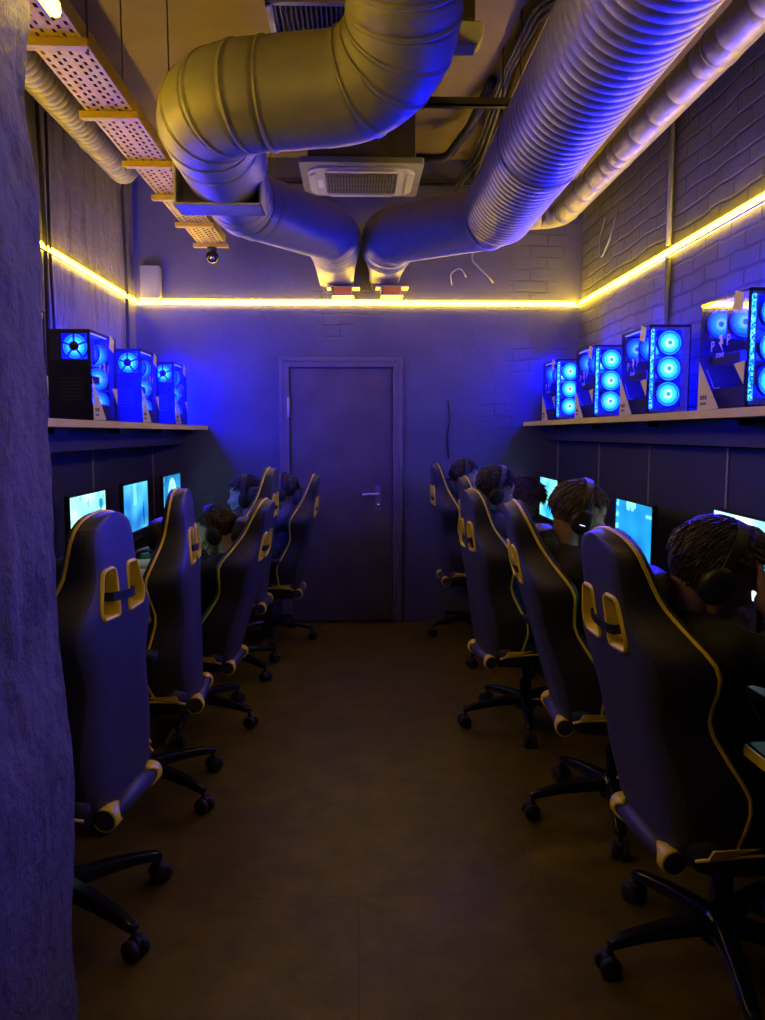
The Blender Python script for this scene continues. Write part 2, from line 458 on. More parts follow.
# pillar: chipped concrete with a bulging foot
bm = BM()
NY, NZ = 46, 110
def pillar_x(y, z):
    k = noise.noise(Vector((y * 9, z * 3.2, 3.1))) * .005 + noise.noise(Vector((y * 30, z * 14, 1.7))) * .005
    groove = -.016 * max(0, 1 - abs(y - 1.60) / .05) if z > 1.0 else 0
    foot = .028 * max(0, min(1, (1.02 - z) / .28)) - .02 * max(0, min(1, (.62 - z) / .3))
    chip = -.03 * max(0, 1 - ((y - 1.86) ** 2 + ((z - 2.28) * .5) ** 2) ** .5 / .09)
    return PX + k + groove + foot + chip
g = []
for i in range(NZ + 1):
    z = ZC * i / NZ; row = []
    for j in range(NY + 1):
        y = YF + (1.30 - YF) * j / 16 if j < 16 else 1.30 + (PY - 1.30) * (j - 16) / (NY - 16)
        row.append((pillar_x(y, z), y + (noise.noise(Vector((z * 6, 7, 2))) * .006 if j == NY else 0), z))
    row.append((row[-1][0] - .05, PY + .01 + noise.noise(Vector((z * 5, 1, 4))) * .006, z))
    row.append((XL - .2, PY + .01, z)); g.append([bm.verts.new(p) for p in row])
for i in range(NZ):
    for j in range(len(g[0]) - 1):
        f = bm.faces.new((g[i][j], g[i][j + 1], g[i + 1][j + 1], g[i + 1][j])); f.smooth = j < NY - 1
tag(obj('wall_pillar', bm, M['pillar']), 'chipped concrete pillar close to the camera', kind='structure')

# door
bm = BM()
fw = .055
for lo, hi in (((dx0, YB - .02, 0), (dx0 + fw, YB + .1, dz)), ((dx1 - fw, YB - .02, 0), (dx1, YB + .1, dz)), ((dx0 + fw, YB - .02, dz - fw), (dx1 - fw, YB + .1, dz))): box(bm, lo, hi)
for lo, hi in (((dx0 - .02, YB - .03, 0), (dx0 + .012, YB, dz + .02)), ((dx1 - .012, YB - .03, 0), (dx1 + .02, YB, dz + .02)), ((dx0 + .012, YB - .03, dz - .012), (dx1 - .012, YB, dz + .02))): box(bm, lo, hi)
box(bm, (dx0 - .01, YB + .1, 0), (dx1 + .01, YB + .16, dz + .01))
d1 = obj('door_1', bm, M['door_frame'], bevel=.004); tag(d1, 'closed brown steel door in the end wall', kind='structure')
bm = BM(); box(bm, (dx0 + fw + .004, YB + .015, .012), (dx1 - fw - .004, YB + .06, dz - fw - .004))
obj('leaf', bm, M['door'], d1, bevel=.004)
bm = BM(); cbox(bm, (.165, YB + .008, 1.0), (.045, .014, .20)); lf = obj('handle_plate', bm, M['grey_plastic'], d1, bevel=.004)
bm = BM(); cyl(bm, (.165, YB, 1.04), (.165, YB - .05, 1.04), .011); sweep(bm, [(.17, YB - .05, 1.04), (.10, YB - .052, 1.04), (.04, YB - .05, 1.036)], [.011, .01, .009]); obj('lever', bm, M['galv'], lf, smooth=True)
bm = BM(); cyl(bm, (.165, YB + .002, .95), (.165, YB - .008, .95), .014); obj('lock_cylinder', bm, M['chrome'], lf, smooth=True)
for z in (.35, 1.72):
    bm = BM(); cyl(bm, (dx0 + fw - .005, YB - .012, z - .075), (dx0 + fw - .005, YB - .012, z + .075), .012); obj('hinge', bm, M['galv'], d1, smooth=True)

# ------------------------------------------------------------------ LED strip (one aluminium channel around the room)
def led_run(name, a, b, out, label, lip=True):
    """a, b: ends on the wall face; out: unit vector off the wall"""
    a, b, out = Vector(a), Vector(b), Vector(out); d = (b - a).normalized(); up = Vector((0, 0, 1))
    def bar(prof):
        bm = BM(); A = [bm.verts.new(a + out * o + up * z) for o, z in prof]; B = [bm.verts.new(b + out * o + up * z) for o, z in prof]; n = len(prof)
        bm.faces.new(A); bm.faces.new(B[::-1])
        for i in range(n): bm.faces.new((A[i], A[(i + 1) % n], B[(i + 1) % n], B[i]))
        return bm
    if not lip:
        root = obj(name, bar([(.001, -.02), (.008, -.02), (.008, .02), (.001, .02)]), M['alu']); tag(root, label, 'light strip', 'yellow light strips around the walls')
        obj('diffuser', bar(round_poly([(.0085, -.018), (.030, -.018), (.030, .018), (.0085, .018)], .014)), M['led'], root); return
    root = obj(name, bar([(.001, -.022), (.005, -.022), (.005, .022), (.001, .022)]), M['alu']); tag(root, label, 'light strip', 'yellow light strips around the walls')
    obj('shade_lip', bar([(.0125, -.0245), (.034, -.0245), (.034, -.0215), (.0125, -.0215)]), M['alu'], root)  # added lip that blocks most of the strip's downward light
    obj('diffuser', bar([(.0055, -.021), (.033, -.021), (.012, .021), (.0055, .021)]), M['led'], root)   # face slanted upward, shaped to steer its light off floor and chairs
ZL = 2.52
led_run('led_strip', (XR, 1.0, ZL), (XR, YB - .002, ZL), (-1, 0, 0), 'glowing yellow light strip along the right brick wall')
led_run('led_strip', (XL + .04, YB, ZL), (XR - .04, YB, ZL), (0, -1, 0), 'glowing yellow light strip on the end wall above the door')
led_run('led_strip', (XL, PY + .1, ZL), (XL, YB - .002, ZL), (1, 0, 0), 'glowing yellow light strip on the rough concrete left wall')
led_run('led_strip', (PX + .012, 1.1, ZL - .005), (PX + .012, PY + .07, ZL - .005), (1, 0, 0), 'short piece of yellow light strip at the top left on the pillar', lip=False)

# ------------------------------------------------------------------ ducts
def fillet(pts, rad, step=.03):
    """polyline with round corners -> dense points"""
    pts = [Vector(p) for p in pts]; out = [pts[0]]
    for i in range(1, len(pts) - 1):
        p = pts[i]; a = (pts[i - 1] - p); b = (pts[i + 1] - p)
        ang = a.angle(b); r = rad[i - 1] if isinstance(rad, (list, tuple)) else rad
        t = min(r / math.tan(ang / 2), a.length * .49, b.length * .49)
        s, e = p + a.normalized() * t, p + b.normalized() * t
        rr = t * math.tan(ang / 2); bis = (a.normalized() + b.normalized()).normalized(); c = p + bis * (rr / math.sin(ang / 2))
        u = (s - c); w = (e - c); tot = u.angle(w); ax = u.cross(w).normalized(); n = max(4, int(tot * rr / step) + 1)
        for k in range(n + 1): out.append(c + Matrix.Rotation(tot * k / n, 3, ax) @ u)
    out.append(pts[-1]); return out

def duct(bm, pts, r, ridges=(), ridge=.007, wid=.006, seg=40, every=None, groove=.004, taper=None, step=.03):
    cum = [0]
    for a, b in zip(pts, pts[1:]): cum.append(cum[-1] + (b - a).length)
    Lt = cum[-1]
    def at(s):
        s = max(0, min(Lt, s))
        for i in range(len(cum) - 1):
            if s <= cum[i + 1] + 1e-9:
                k = (s - cum[i]) / max(cum[i + 1] - cum[i], 1e-9); return pts[i].lerp(pts[i + 1], k)
        return pts[-1]
    smp = {round(k * step, 4): 0.0 for k in range(int(Lt / step) + 1)}; smp[round(Lt, 4)] = 0
    def clear(s, w):
        for k in [k for k in smp if abs(k - s) < w]: del smp[k]
    if every:
        k = every / 2
        while k < Lt:
            clear(k, .007)
            for ds, dr in ((-.007, 0), (-.003, -groove), (.003, -groove), (.007, 0)): smp[round(k + ds, 4)] = dr
            k += every
    for s in ridges:
        clear(s, wid * 2.2)
        for ds, dr in ((-wid * 2, 0), (-wid * 1.7, -ridge * .6), (-wid, ridge), (wid, ridge), (wid * 1.7, -ridge * .6), (wid * 2, 0)): smp[round(s + ds, 4)] = dr
    ks = sorted(k for k in smp if 0 <= k <= Lt)
    rr = [(taper(k / Lt) if taper else r) + smp[k] for k in ks]
    sweep(bm, [at(k) for k in ks], rr, seg)
    return Lt

def transition(bm, c, r, y0, y1, y2, w, h, zc, seg=40):
    """round to rectangular collar along +y ending at y2"""
    rings = []
    for t in [0, .15, .35, .6, .85, 1.0]:
        y = y0 + (y1 - y0) * t; ring = []
        for k in range(seg):
            a = 2 * PI * k / seg; ca, sa = math.cos(a), math.sin(a)
            cx, cz = c[0] + r * ca, c[1] + r * sa
            q = max(abs(ca) / (w / 2), abs(sa) / (h / 2)); rx, rz = c[0] + ca / q, zc + sa / q
            e = t
            ring.append(bm.verts.new((cx + (rx - cx) * e, y, cz + (rz - cz) * e)))
        rings.append(ring)
    last = rings[-1]; rings.append([bm.verts.new((v.co.x, y2, v.co.z)) for v in last])
    for a, b in zip(rings, rings[1:]):
        for k in range(seg): bm.faces.new((a[k], a[(k + 1) % seg], b[(k + 1) % seg], b[k]))

zA = 2.775
root = empty('ventilation_duct', (0, 0, 0)); tag(root, 'big wrapped duct bending from the middle to the left and back to the end wall', 'duct')
rA = .195
pA = fillet([(.140, 1.70, 3.63), (.168, 2.95, 2.79), (-.605, 3.09, zA), (-.605, 3.72, 2.755)], [.30, .27])
LA = sum((b - a).length for a, b in zip(pA, pA[1:])); sB = 4.54 - .30
bm = BM(); duct(bm, pA, rA, ridges=[.9, 1.14, 1.24, 1.34, 1.44, 1.56, 1.92, LA - .84, LA - .74, LA - .64, LA - .54, LA - .44, LA - .30], seg=48, ridge=.005, wid=.005)
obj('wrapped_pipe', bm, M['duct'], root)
bm = BM(); rA2 = .172
pA2 = fillet([(-.605, 3.70, 2.755), (-.605, 4.24, 2.735), (-.150, 5.02, 2.775), (-.150, 5.42, 2.785)], [.26, .24])
L2 = sum((b - a).length for a, b in zip(pA2, pA2[1:]))
duct(bm, pA2, rA2, ridges=[.12, .36, .46, .56, .66, L2 - .44, L2 - .34, L2 - .24, L2 - .12, L2 - .03], seg=44, ridge=.005, wid=.005)
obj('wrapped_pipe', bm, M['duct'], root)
bm = BM(); transition(bm, (-.150, 2.785), rA2, 5.40, 5.88, YB - .002, .26, .21, 2.745); obj('collar', bm, M['duct'], root)
bm = BM()
q = .20; cx, cz = -.632, 2.757
for lo, hi in (((cx - q, 3.66, cz - q), (cx + q, 3.84, cz - q + .012)), ((cx - q, 3.66, cz + q - .012), (cx + q, 3.84, cz + q)), ((cx - q, 3.66, cz - q), (cx - q + .012, 3.84, cz + q)), ((cx + q - .012, 3.66, cz - q), (cx + q, 3.84, cz + q))): box(bm, lo, hi)
box(bm, (cx - q, 3.80, cz - q), (cx + q, 3.815, cz + q))
obj('damper_box', bm, M['galv'], root, bevel=.003)
def actuator(root, x, zc):
    bm = BM(); box(bm, (x - .07, YB - .19, zc - .032), (x + .07, YB - .05, zc + .022)); a = obj('actuator', bm, M['orange'], root, bevel=.006)
    bm = BM(); box(bm, (x - .085, YB - .20, zc - .042), (x + .085, YB - .002, zc - .034)); box(bm, (x - .12, YB - .16, zc + .026), (x + .13, YB - .002, zc + .036)); box(bm, (x - .085, YB - .2, zc - .042), (x - .078, YB - .04, zc + .03)); obj('bracket', bm, M['galv'], a)
    bm = BM(); sweep(bm, fillet([(x - .08, YB - .1, zc - .01), (x - .14, YB - .1, zc), (x - .16, YB - .08, zc + .10)], .04), .004, 6); obj('wire', bm, M['white_cable'], a, smooth=True)
actuator(root, -.105, 2.585)

root = empty('spiral_duct', (0, 0, 0)); tag(root, 'thick ribbed spiral duct descending along the right to the end wall', 'duct')
rB = .20
pB = fillet([(.800, -1.6, 2.76), (.800, 4.40, 2.76)], .2); bm = BM()
duct(bm, [Vector(p) for p in pB], rB, ridges=[4.98, 6.02], every=.052, groove=.0032, seg=48, step=.052)
obj('spiral_pipe', bm, M['spiral'], root)
bm = BM()
pB2 = fillet([(.800, 4.36, 2.76), (.800, 4.56, 2.76), (.215, 5.12, 2.785), (.215, 5.44, 2.79)], [.2, .24])
L3 = sum((b - a).length for a, b in zip(pB2, pB2[1:]))
duct(bm, pB2, rB * .885, ridges=[.04, .24, L3 - .36, L3 - .24, L3 - .10, L3 - .03], seg=44)
obj('wrapped_pipe', bm, M['duct'], root)
bm = BM(); transition(bm, (.215, 2.79), rB * .885, 5.42, 5.86, YB - .002, .23, .20, 2.77); obj('collar', bm, M['duct'], root)
actuator(root, .265, 2.59)
bm = BM(); sweep(bm, [(.80, 4.38, 2.95), (.80, 4.38, ZC - .002)], .006, 8); obj('hanger_rod', bm, M['dark_steel'], root)

bm = BM(); duct(bm, fillet([(1.46, -1.6, 3.06), (1.46, 5.62, 3.06), (.75, 5.70, 3.03), (.75, YB, 3.03)], [.14, .14]), .083, ridges=[3.6, 4.8, 6.0, 7.05], every=.24, groove=.003, ridge=.004, seg=32, step=.06)
o = obj('slim_duct', bm, M['spiral']); tag(o, 'slim round duct high along the right brick wall', 'duct')
bm = BM(); duct(bm, fillet([(-1.5, PY + .15, 3.20), (-1.5, 5.25, 3.20), (-1.5, 5.40, ZC)], .14), .088, ridges=[1.25, 2.6, 3.25], every=.05, groove=.005, seg=32, step=.05)
o = obj('flexible_duct', bm, M['spiral']); tag(o, 'flexible ribbed duct high along the left wall behind the cable tray', 'duct')

# cable tray
def tray_bottom():
    bm = BM(); x0, x1, y0, y1, z = -1.10, -.912, 1.96, 5.57, 2.83
    xs = [x0, x0 + .012, x0 + .024, x0 + .044, x0 + .056, x0 + .068, x0 + .080, x1 - .080, x1 - .068, x1 - .056, x1 - .044, x1 - .024, x1 - .012, x1]
    slotc = {1: 0, 3: 0, 5: 1, 7: 1, 9: 0, 11: 0}   # column index -> stagger
    slotc = {1: 0, 3: 1, 5: 0, 7: 0, 9: 1, 11: 0}
    for c in range(13):
        xa, xb = xs[c], xs[c + 1]
        if c in slotc:
            y = y0; st = slotc[c] * .025
            while y < y1:
                ya, yb = y + st, min(y + st + .023, y1); a = [bm.verts.new(p) for p in ((xa, ya, z), (xb, ya, z), (xb, yb, z), (xa, yb, z))]; bm.faces.new(a); y += .05
        else:
            bm.faces.new([bm.verts.new(p) for p in ((xa, y0, z), (xb, y0, z), (xb, y1, z), (xa, y1, z))])
    return bm, (x0, x1, y0, y1, z)
bm, (x0, x1, y0, y1, z) = tray_bottom()
for xa in (x0, x1):
    bm.faces.new([bm.verts.new(p) for p in ((xa, y0, z), (xa, y1, z), (xa, y1, z + .06), (xa, y0, z + .06))])
tr = obj('cable_tray', bm, M['tray']); tag(tr, 'long perforated metal cable tray hung along the upper left', 'cable tray')
md = tr.modifiers.new('Solidify', 'SOLIDIFY'); md.thickness = .0015; md.offset = 0
bm = BM()
for k in range(5):
    xx = x0 + .03 + k * .030; sweep(bm, [(xx, y0, z + .03), (xx + .01, 2.6, z + .022), (xx - .008, 3.6, z + .03), (xx, y1 - .1, z + .022)], .014, 8)
obj('cable_bundle', bm, M['black_cable'], tr, smooth=True)
for y in (2.17, 2.76, 3.35, 3.93, 4.46, 5.02, 5.55):
    bm = BM(); box(bm, (x0 - .03, y - .02, z - .026), (x1 + .02, y + .02, z - .002)); box(bm, (x0 - .03, y - .028, z - .030), (x1 + .02, y - .016, z - .002)); br_ = obj('cross_bracket', bm, M['tray'], tr, bevel=.002)
    for xa in ((x0 - .02, x1 + .012) if y in (2.76, 3.93, 5.02) else ()):
        bm = BM(); cyl(bm, (xa, y, z - .04), (xa, y, ZC - .002), .0035, 6); obj('threaded_rod', bm, M['dark_steel'], br_)
# small dome camera under the tray end
cam_root = empty('surveillance_camera', (-1.00, 5.53, 2.794)); tag(cam_root, 'tiny dome camera under the far end of the cable tray', 'camera')
bm = BM(); cyl(bm, (0, 0, .005), (0, 0, -.03), .035); obj('mount', bm, M['black_plastic'], cam_root, smooth=True)
bm = BM(); ellipsoid(bm, (0, 0, -.055), (.045, .045, .045)); obj('dome', bm, M['gloss_black'], cam_root, smooth=True)
bm = BM(); cyl(bm, (.008, -.038, -.07), (.01, -.05, -.078), .016, 14); obj('lens', bm, M['chrome'], cam_root, smooth=True)

# cassette air conditioner
ac = empty('ceiling_air_conditioner', (.035, 5.555, 3.27)); tag(ac, 'square cassette air conditioner under the ceiling between the ducts', 'air conditioner')
bm = BM(); box(bm, (-.35, -.34, .03), (.35, .34, ZC - 3.27)); obj('body', bm, M['dark_steel'], ac)
bm = BM()
prism(bm, round_poly([(-.41, -.36), (.41, -.36), (.41, .36), (-.41, .36)], .03), 2, -.005, .035); obj('panel', bm, M['grey_plastic'], ac, bevel=.006)
bm = BM()
P_ = round_poly([(-.30, -.29), (.30, -.29), (.36, -.22), (.36, .22), (.30, .29), (-.30, .29), (-.36, .22), (-.36, -.22)], .05)
prism(bm, P_, 2, -.02, -.004); gp = obj('grille_frame', bm, M['white_plastic'], ac, bevel=.004)
bm = BM()
for k in range(23):
    xx = -.235 + k * .0205; box(bm, (xx - .004, -.21, -.034), (xx + .004, .21, -.02))
for k in range(5): box(bm, (-.24, -.20 + k * .1 - .003, -.030), (.24, -.20 + k * .1 + .003, -.0205))
obj('grille_slats', bm, M['grey_plastic'], gp)
bm = BM(); box(bm, (-.245, -.215, -.0225), (.245, .215, -.0202)); obj('grille_backing', bm, M['dark_steel'], gp)
for sx in (-1, 1):
    bm = BM(); prism(bm, round_poly([(sx * .305, -.22), (sx * .352, -.17), (sx * .352, .17), (sx * .305, .22)], .02), 2, -.036, -.021); obj('air_flap', bm, M['white_plastic'], ac, bevel=.004)
for sy in (-1, 1):
    bm = BM(); prism(bm, round_poly([(-.25, sy * .235), (.25, sy * .235), (.22, sy * .275), (-.22, sy * .275)], .02), 2, -.034, -.021); obj('air_flap', bm, M['white_plastic'], ac, bevel=.004)
bm = BM(); prism(bm, round_poly([(-.300, -.07), (-.262, -.07), (-.262, .10), (-.300, .10)], .012), 2, -.026, -.021); obj('indicator_plate', bm, mat('pale_blue_plate', (.75, .85, .95), .3, var=.02), gp)

# ceiling vent grille at the top
vt = empty('ceiling_vent', (-.19, 3.70, ZC - .30)); tag(vt, 'dark slatted vent at the top above the duct elbow', 'vent')
bm = BM()
for lo, hi in (((-.19, -.30, 0), (.19, -.27, .30)), ((-.19, .27, 0), (.19, .30, .30)), ((-.19, -.3, 0), (-.16, .3, .30)), ((.16, -.3, 0), (.19, .3, .30))): box(bm, lo, hi)
obj('frame', bm, M['galv'], vt, bevel=.003)
bm = BM()
for k in range(15):
    xx = -.15 + k * .0214; box(bm, (xx - .003, -.27, .005), (xx + .003, .27, .03))
obj('slats', bm, M['grey_plastic'], vt)
bm = BM(); box(bm, (-.16, -.27, .05), (.16, .27, .06)); obj('backing', bm, M['dark_steel'], vt)

# white emergency lamp beside the elbow
el = empty('emergency_lamp', (.470, 3.40, 3.17)); tag(el, 'small white rounded lamp housing hanging beside the duct elbow', 'lamp')
bm = BM(); prism(bm, round_poly([(-.065, -.05), (.035, -.05), (.060, -.018), (.064, .045), (-.065, .05)], .02), 1, -.05, .05); obj('housing', bm, M['white_plastic'], el, bevel=.01, bseg=3)
bm = BM(); box(bm, (-.05, -.045, .05), (.025, .045, ZC - 3.17)); obj('hanger_box', bm, M['dark_steel'], el, bevel=.006)

# steel support rails across the ceiling
for (xa, xb, y, zz, lab) in ((.2, .88, 4.0, 3.135, 'dark steel rail across the ceiling behind the white lamp'), (-.7, .95, 5.99, 3.375, 'thin steel rail along the end wall behind the air conditioner')):
    bm = BM(); box(bm, (xa, y - .02, zz), (xb, y + .02, zz + .008)); box(bm, (xa, y - .02, zz), (xb, y - .012, zz + .04)); box(bm, (xa, y + .012, zz), (xb, y + .02, zz + .04))
    r_ = obj('support_rail', bm, M['dark_steel']); tag(r_, lab, 'rail')
    for xx in (xa + .06, xb - .06):
        bm = BM(); cyl(bm, (xx, y, zz), (xx, y, ZC - (.14 if xx > .9 else 0)), .005, 6); obj('threaded_rod', bm, M['dark_steel'], r_)

def cord(name, pts, r, m, label, rad=.08, cat='cable'):
    bm = BM(); sweep(bm, fillet(pts, rad), r, 8); o = obj(name, bm, m, smooth=True); tag(o, label, cat); return o
bm = BM()
for k in range(3):
    sweep(bm, fillet([(.92 + k * .012, 3.5, ZC - .15 - .02 * k), (.86 + .015 * k, 3.9, ZC - .05 - .025 * k), (.83 + k * .02, 4.5, ZC - .06), (.80 + .02 * k, 5.3, ZC - .20 - .03 * k), (.74 + .015 * k, 5.9, ZC - .25), (.72, YB - .01, 3.05)], .25), .011, 8)
o = obj('cable_bundle', bm, M['black_cable'], smooth=True); tag(o, 'loose bundle of black cables along the ceiling beside the spiral duct', 'cable')
cord('refrigerant_hose', [(.42, 5.55, 3.42), (.62, 5.5, 3.40), (.74, 5.2, 3.50), (.80, 4.7, ZC - .03)], .03, M['black_cable'], 'thick black hose leaving the right side of the air conditioner', .12, 'hose')
cord('wall_cable', [(XL + .02, 4.30, 3.3), (XL + .02, 4.34, 2.6), (XL + .02, 4.32, 1.7)], .012, M['black_cable'], 'black cable running down the left wall next to the pillar')
cord('wall_cable', [(XL + .02, 4.42, 3.25), (XL + .02, 4.40, 2.5), (XL + .02, 4.44, 1.7)], .009, M['black_cable'], 'thinner black cable on the left wall beside the thicker one')
cord('wall_cable', [(-1.5, 5.62, 3.35), (XL + .03, 5.75, 3.28), (XL + .02, 5.80, 3.0), (XL + .02, 5.82, 2.55), (XL + .02, 5.8, 1.62)], .012, M['black_cable'], 'black cable curving down the left wall near the corner')
cord('wall_conduit', [(XR - .016, 4.35, ZC), (XR - .016, 4.35, 2.56)], .016, M['conduit'], 'vertical conduit on the right brick wall above the light strip', cat='conduit')
cord('wall_conduit', [(XR - .016, 4.35, 2.49), (XR - .016, 4.35, 1.64)], .016, M['conduit'], 'vertical conduit on the right brick wall below the light strip', cat='conduit')
cord('white_cord', [(XR - .01, 5.25, 3.0), (XR - .03, 5.35, 2.82), (XR - .02, 5.55, 2.74), (XR - .012, 5.62, 2.9), (XR - .01, 5.5, 3.02)], .006, M['white_cable'], 'white cord looped on the right brick wall', .06)
cord('white_cord', [(.93, YB - .01, 3.02), (.88, YB - .03, 2.85), (1.02, YB - .03, 2.72), (1.06, YB - .01, 2.68)], .006, M['white_cable'], 'white cord dangling on the end wall below the spiral duct', .06)
cord('white_cord', [(.85, YB - .01, 2.72), (.80, YB - .03, 2.80), (.72, YB - .03, 2.74), (.74, YB - .01, 2.66)], .005, M['white_cable'], 'short white cord curled just above the end wall light strip', .04)
cord('hanging_cord', [(.715, YB - .012, 1.78), (.735, YB - .012, 1.62), (.71, YB - .012, 1.5), (.725, YB - .012, 1.32)], .006, M['black_cable'], 'thin dark cord hanging on the end wall right of the door', .03)
# wall box with a lit lower edge
wb = empty('wall_speaker', (-1.56, YB, 2.66)); tag(wb, 'small grey wall speaker just above the light strip in the left corner', 'speaker')
bm = BM(); prism(bm, round_poly([(-.07, -.12), (.07, -.12), (.075, .12), (-.075, .12)], .015), 1, -.09, -.002); obj('housing', bm, M['grey_plastic'], wb, bevel=.006)
bm = BM(); box(bm, (-.072, -.105, -.135), (.072, -.01, -.122)); obj('bracket', bm, M['galv'], wb)

# ------------------------------------------------------------------ shelves, back panels, desks
def shelf(side, xf, xw, y0, y1, ztop, label):
    rt = empty('wall_shelf', (0, 0, 0)); tag(rt, label, 'shelf')
    a, b = min(xf, xw), max(xf, xw); s = 1 if xf > xw else -1
    seam = y0 + (y1 - y0) * .45
    for ya, yb in ((y0, seam - .001), (seam + .001, y1)):
        bm = BM(); box(bm, (a, ya, ztop - .03), (b, yb, ztop)); bd = obj('board', bm, M['shelf'], rt)
        bm = BM(); box(bm, (min(xf, xf + s * .004), ya, ztop - .031), (max(xf, xf + s * .004), yb, ztop + .001)); obj('edge_band', bm, M['edge'], bd)
    bm = BM(); xm = xf - s * .18; box(bm, (min(xm, xm - s * .02), y0, ztop - .14), (max(xm, xm - s * .02), y1, ztop - .0305)); obj('rear_rail', bm, M['panel'], rt)
    y = y0 + .5
    while y < y1:
        bm = BM(); xx = xf - s * .10
        cbox(bm, (xx, y, ztop - .045), (.06, .15, .028)); obj('bracket', bm, M['black_plastic'], rt, bevel=.003); y += .88
    return rt
ZSL, ZSR = 1.575, 1.606
shelf('left', -1.17, XL, PY + .03, YB, ZSL, 'long dark shelf with yellow edge on the left wall')
shelf('right', 1.32, XR, .6, YB, ZSR, 'long dark shelf with yellow edge on the right wall')

def back_panels(side, x, xw, ys, ztop, labels):
    for i, (ya, yb) in enumerate(zip(ys, ys[1:])):
        bm = BM(); box(bm, (min(x, xw), ya, .78), (max(x, xw), yb - .016, ztop)); o = obj('backing_panel', bm, M['panel']); tag(o, labels[i], 'wall panel', 'dark panels behind the %s desks' % side)
        bm = BM(); s = -1 if x > 0 else 1; box(bm, (min(x, x + s * .006), yb - .016, .78), (max(x, x + s * .006), yb, ztop)); obj('joint_strip', bm, M['alu'], o)
back_panels('right', 1.60, XR - .002, [1.52, 2.40, 3.28, 4.17, 5.05, YB - .002], ZSR - .15, ['dark panel behind the right desks at the frame edge', 'dark panel behind the near right player and white screen', 'dark panel behind the second right screen', 'dark panel behind the head of the hooded right player', 'dark panel behind the right desks next to the end wall'])
back_panels('left', -1.60, XL + .002, [2.0, 2.95, 3.85, 4.72, YB - .002], ZSL - .15, ['dark panel behind the left desks hidden mostly by the pillar', 'dark panel left of the pale left screen beside the pillar', 'dark panel behind the pale screen with thin metal joint', 'dark panel behind the two farther left screens'])

def desk(x0, x1, y0, y1, label, grp):
    rt = empty('gaming_desk', ((x0 + x1) / 2, (y0 + y1) / 2, 0)); tag(rt, label, 'desk', grp)
    hx, hy = (x1 - x0) / 2, (y1 - y0) / 2 - .002
    bm = BM(); box(bm, (-hx, -hy, .72), (hx, hy, .75)); obj('desktop', bm, M['desk'], rt, bevel=.003)
    s = 1 if x0 > 0 else -1
    for yy in (-hy + .03, hy - .055):
        bm = BM(); box(bm, (-hx + (.02 if s < 0 else .30), yy, 0), (hx - (.30 if s < 0 else .02), yy + .025, .72)); obj('side_panel', bm, M['desk'], rt)
    bm = BM(); xb = hx - .04 if s > 0 else -hx + .02; box(bm, (xb, -hy + .06, .25), (xb + .018, hy - .06, .70)); obj('rear_panel', bm, M['desk'], rt)
    return rt
ysR = [1.55, 2.42, 3.36, 4.3, 5.2, 6.08]
labR = ['black desk of the near right player', 'black desk under the white right screen', 'black desk under the blue screen of the third right player', 'black desk of the brown haired right player', 'black desk beside the end wall on the right']
for i in range(5): desk(1.19, 1.595, ysR[i], ysR[i + 1], labR[i], 'black desks along the right wall')
ysL = [1.95, 2.72, 3.52, 4.36, 5.22, 6.08]
labL = ['black desk behind the nearest empty left chair', 'black desk behind the second left chair', 'black desk under the pale left screen', 'black desk under the middle left screen', 'black desk beside the end wall on the left']
for i in range(5): desk(-1.595, -1.19, ysL[i], ysL[i + 1], labL[i], 'black desks along the left wall')

# ------------------------------------------------------------------ monitors
def picture(kind, u, v):
    n = noise.noise(Vector((u * 3 + kind * 9, v * 2.2, kind))); n2 = noise.noise(Vector((u * 9, v * 9, kind * 3.3)))
    def mix(a, b, t):
        t = max(0, min(1, t)); return [a[i] + (b[i] - a[i]) * t for i in range(3)]
    if kind == 0:      # pale snowy map
        c = mix((.10, .62, .72), (.55, .98, .86), .65 + n * .9)
        if (u - .86) ** 2 * 6 + (v - .78) ** 2 * 2 < .02: c = (.02, .22, .45)
        if n2 > .42: c = mix(c, (.03, .35, .55), .6)
    elif kind == 1:    # misty blue valley with a small dark standing figure
        c = mix((.01, .16, .52), (.10, .62, .95), .45 + n * .8 + (v - .5) * .4)
        if abs(u - .45) < .07 and v > .55: c = mix(c, (.3, .9, 1), .5)
        fx, fy = (u - .80) / .05, (v - .30) / .28
        if (abs(fx) < .45 and -.2 < fy < .55) or (fx * fx * 9 + ((v - .52) / .05) ** 2 < 1) or (.12 < abs(fx) < .6 and -.85 < fy <= -.1): c = (.004, .04, .18)
    elif kind == 2:    # blue scene with a pale rounded shape
        c = mix((.005, .12, .35), (.02, .30, .62), .5 + n)
        if (u - .5) ** 2 / .05 + (v - .55) ** 2 / .14 < 1: c = mix((.25, .85, .95), (.6, 1, 1), n2 + .3)
        if u < .06 and n2 > 0: c = (.15, .6, .9)
    elif kind == 3:    # bright white cyan
        c = mix((.10, .75, .95), (.80, 1, 1), .6 + n * 1.2)
    elif kind == 4:    # calm blue map with small status marks
        c = mix((.006, .20, .55), (.015, .33, .72), .5 + n * 1.1)
        if v > .86 and .30 < u < .62 and n2 > -.1: c = (.25, .8, .95)
        if u > .84 and .80 < v < .84: c = (.2, .7, .9)
        if u < .08 and n2 > 0: c = (.2, .75, .9)
    else:
        c = mix((.02, .42, .70), (.35, .98, .95), .5 + n * 1.3)
    return c

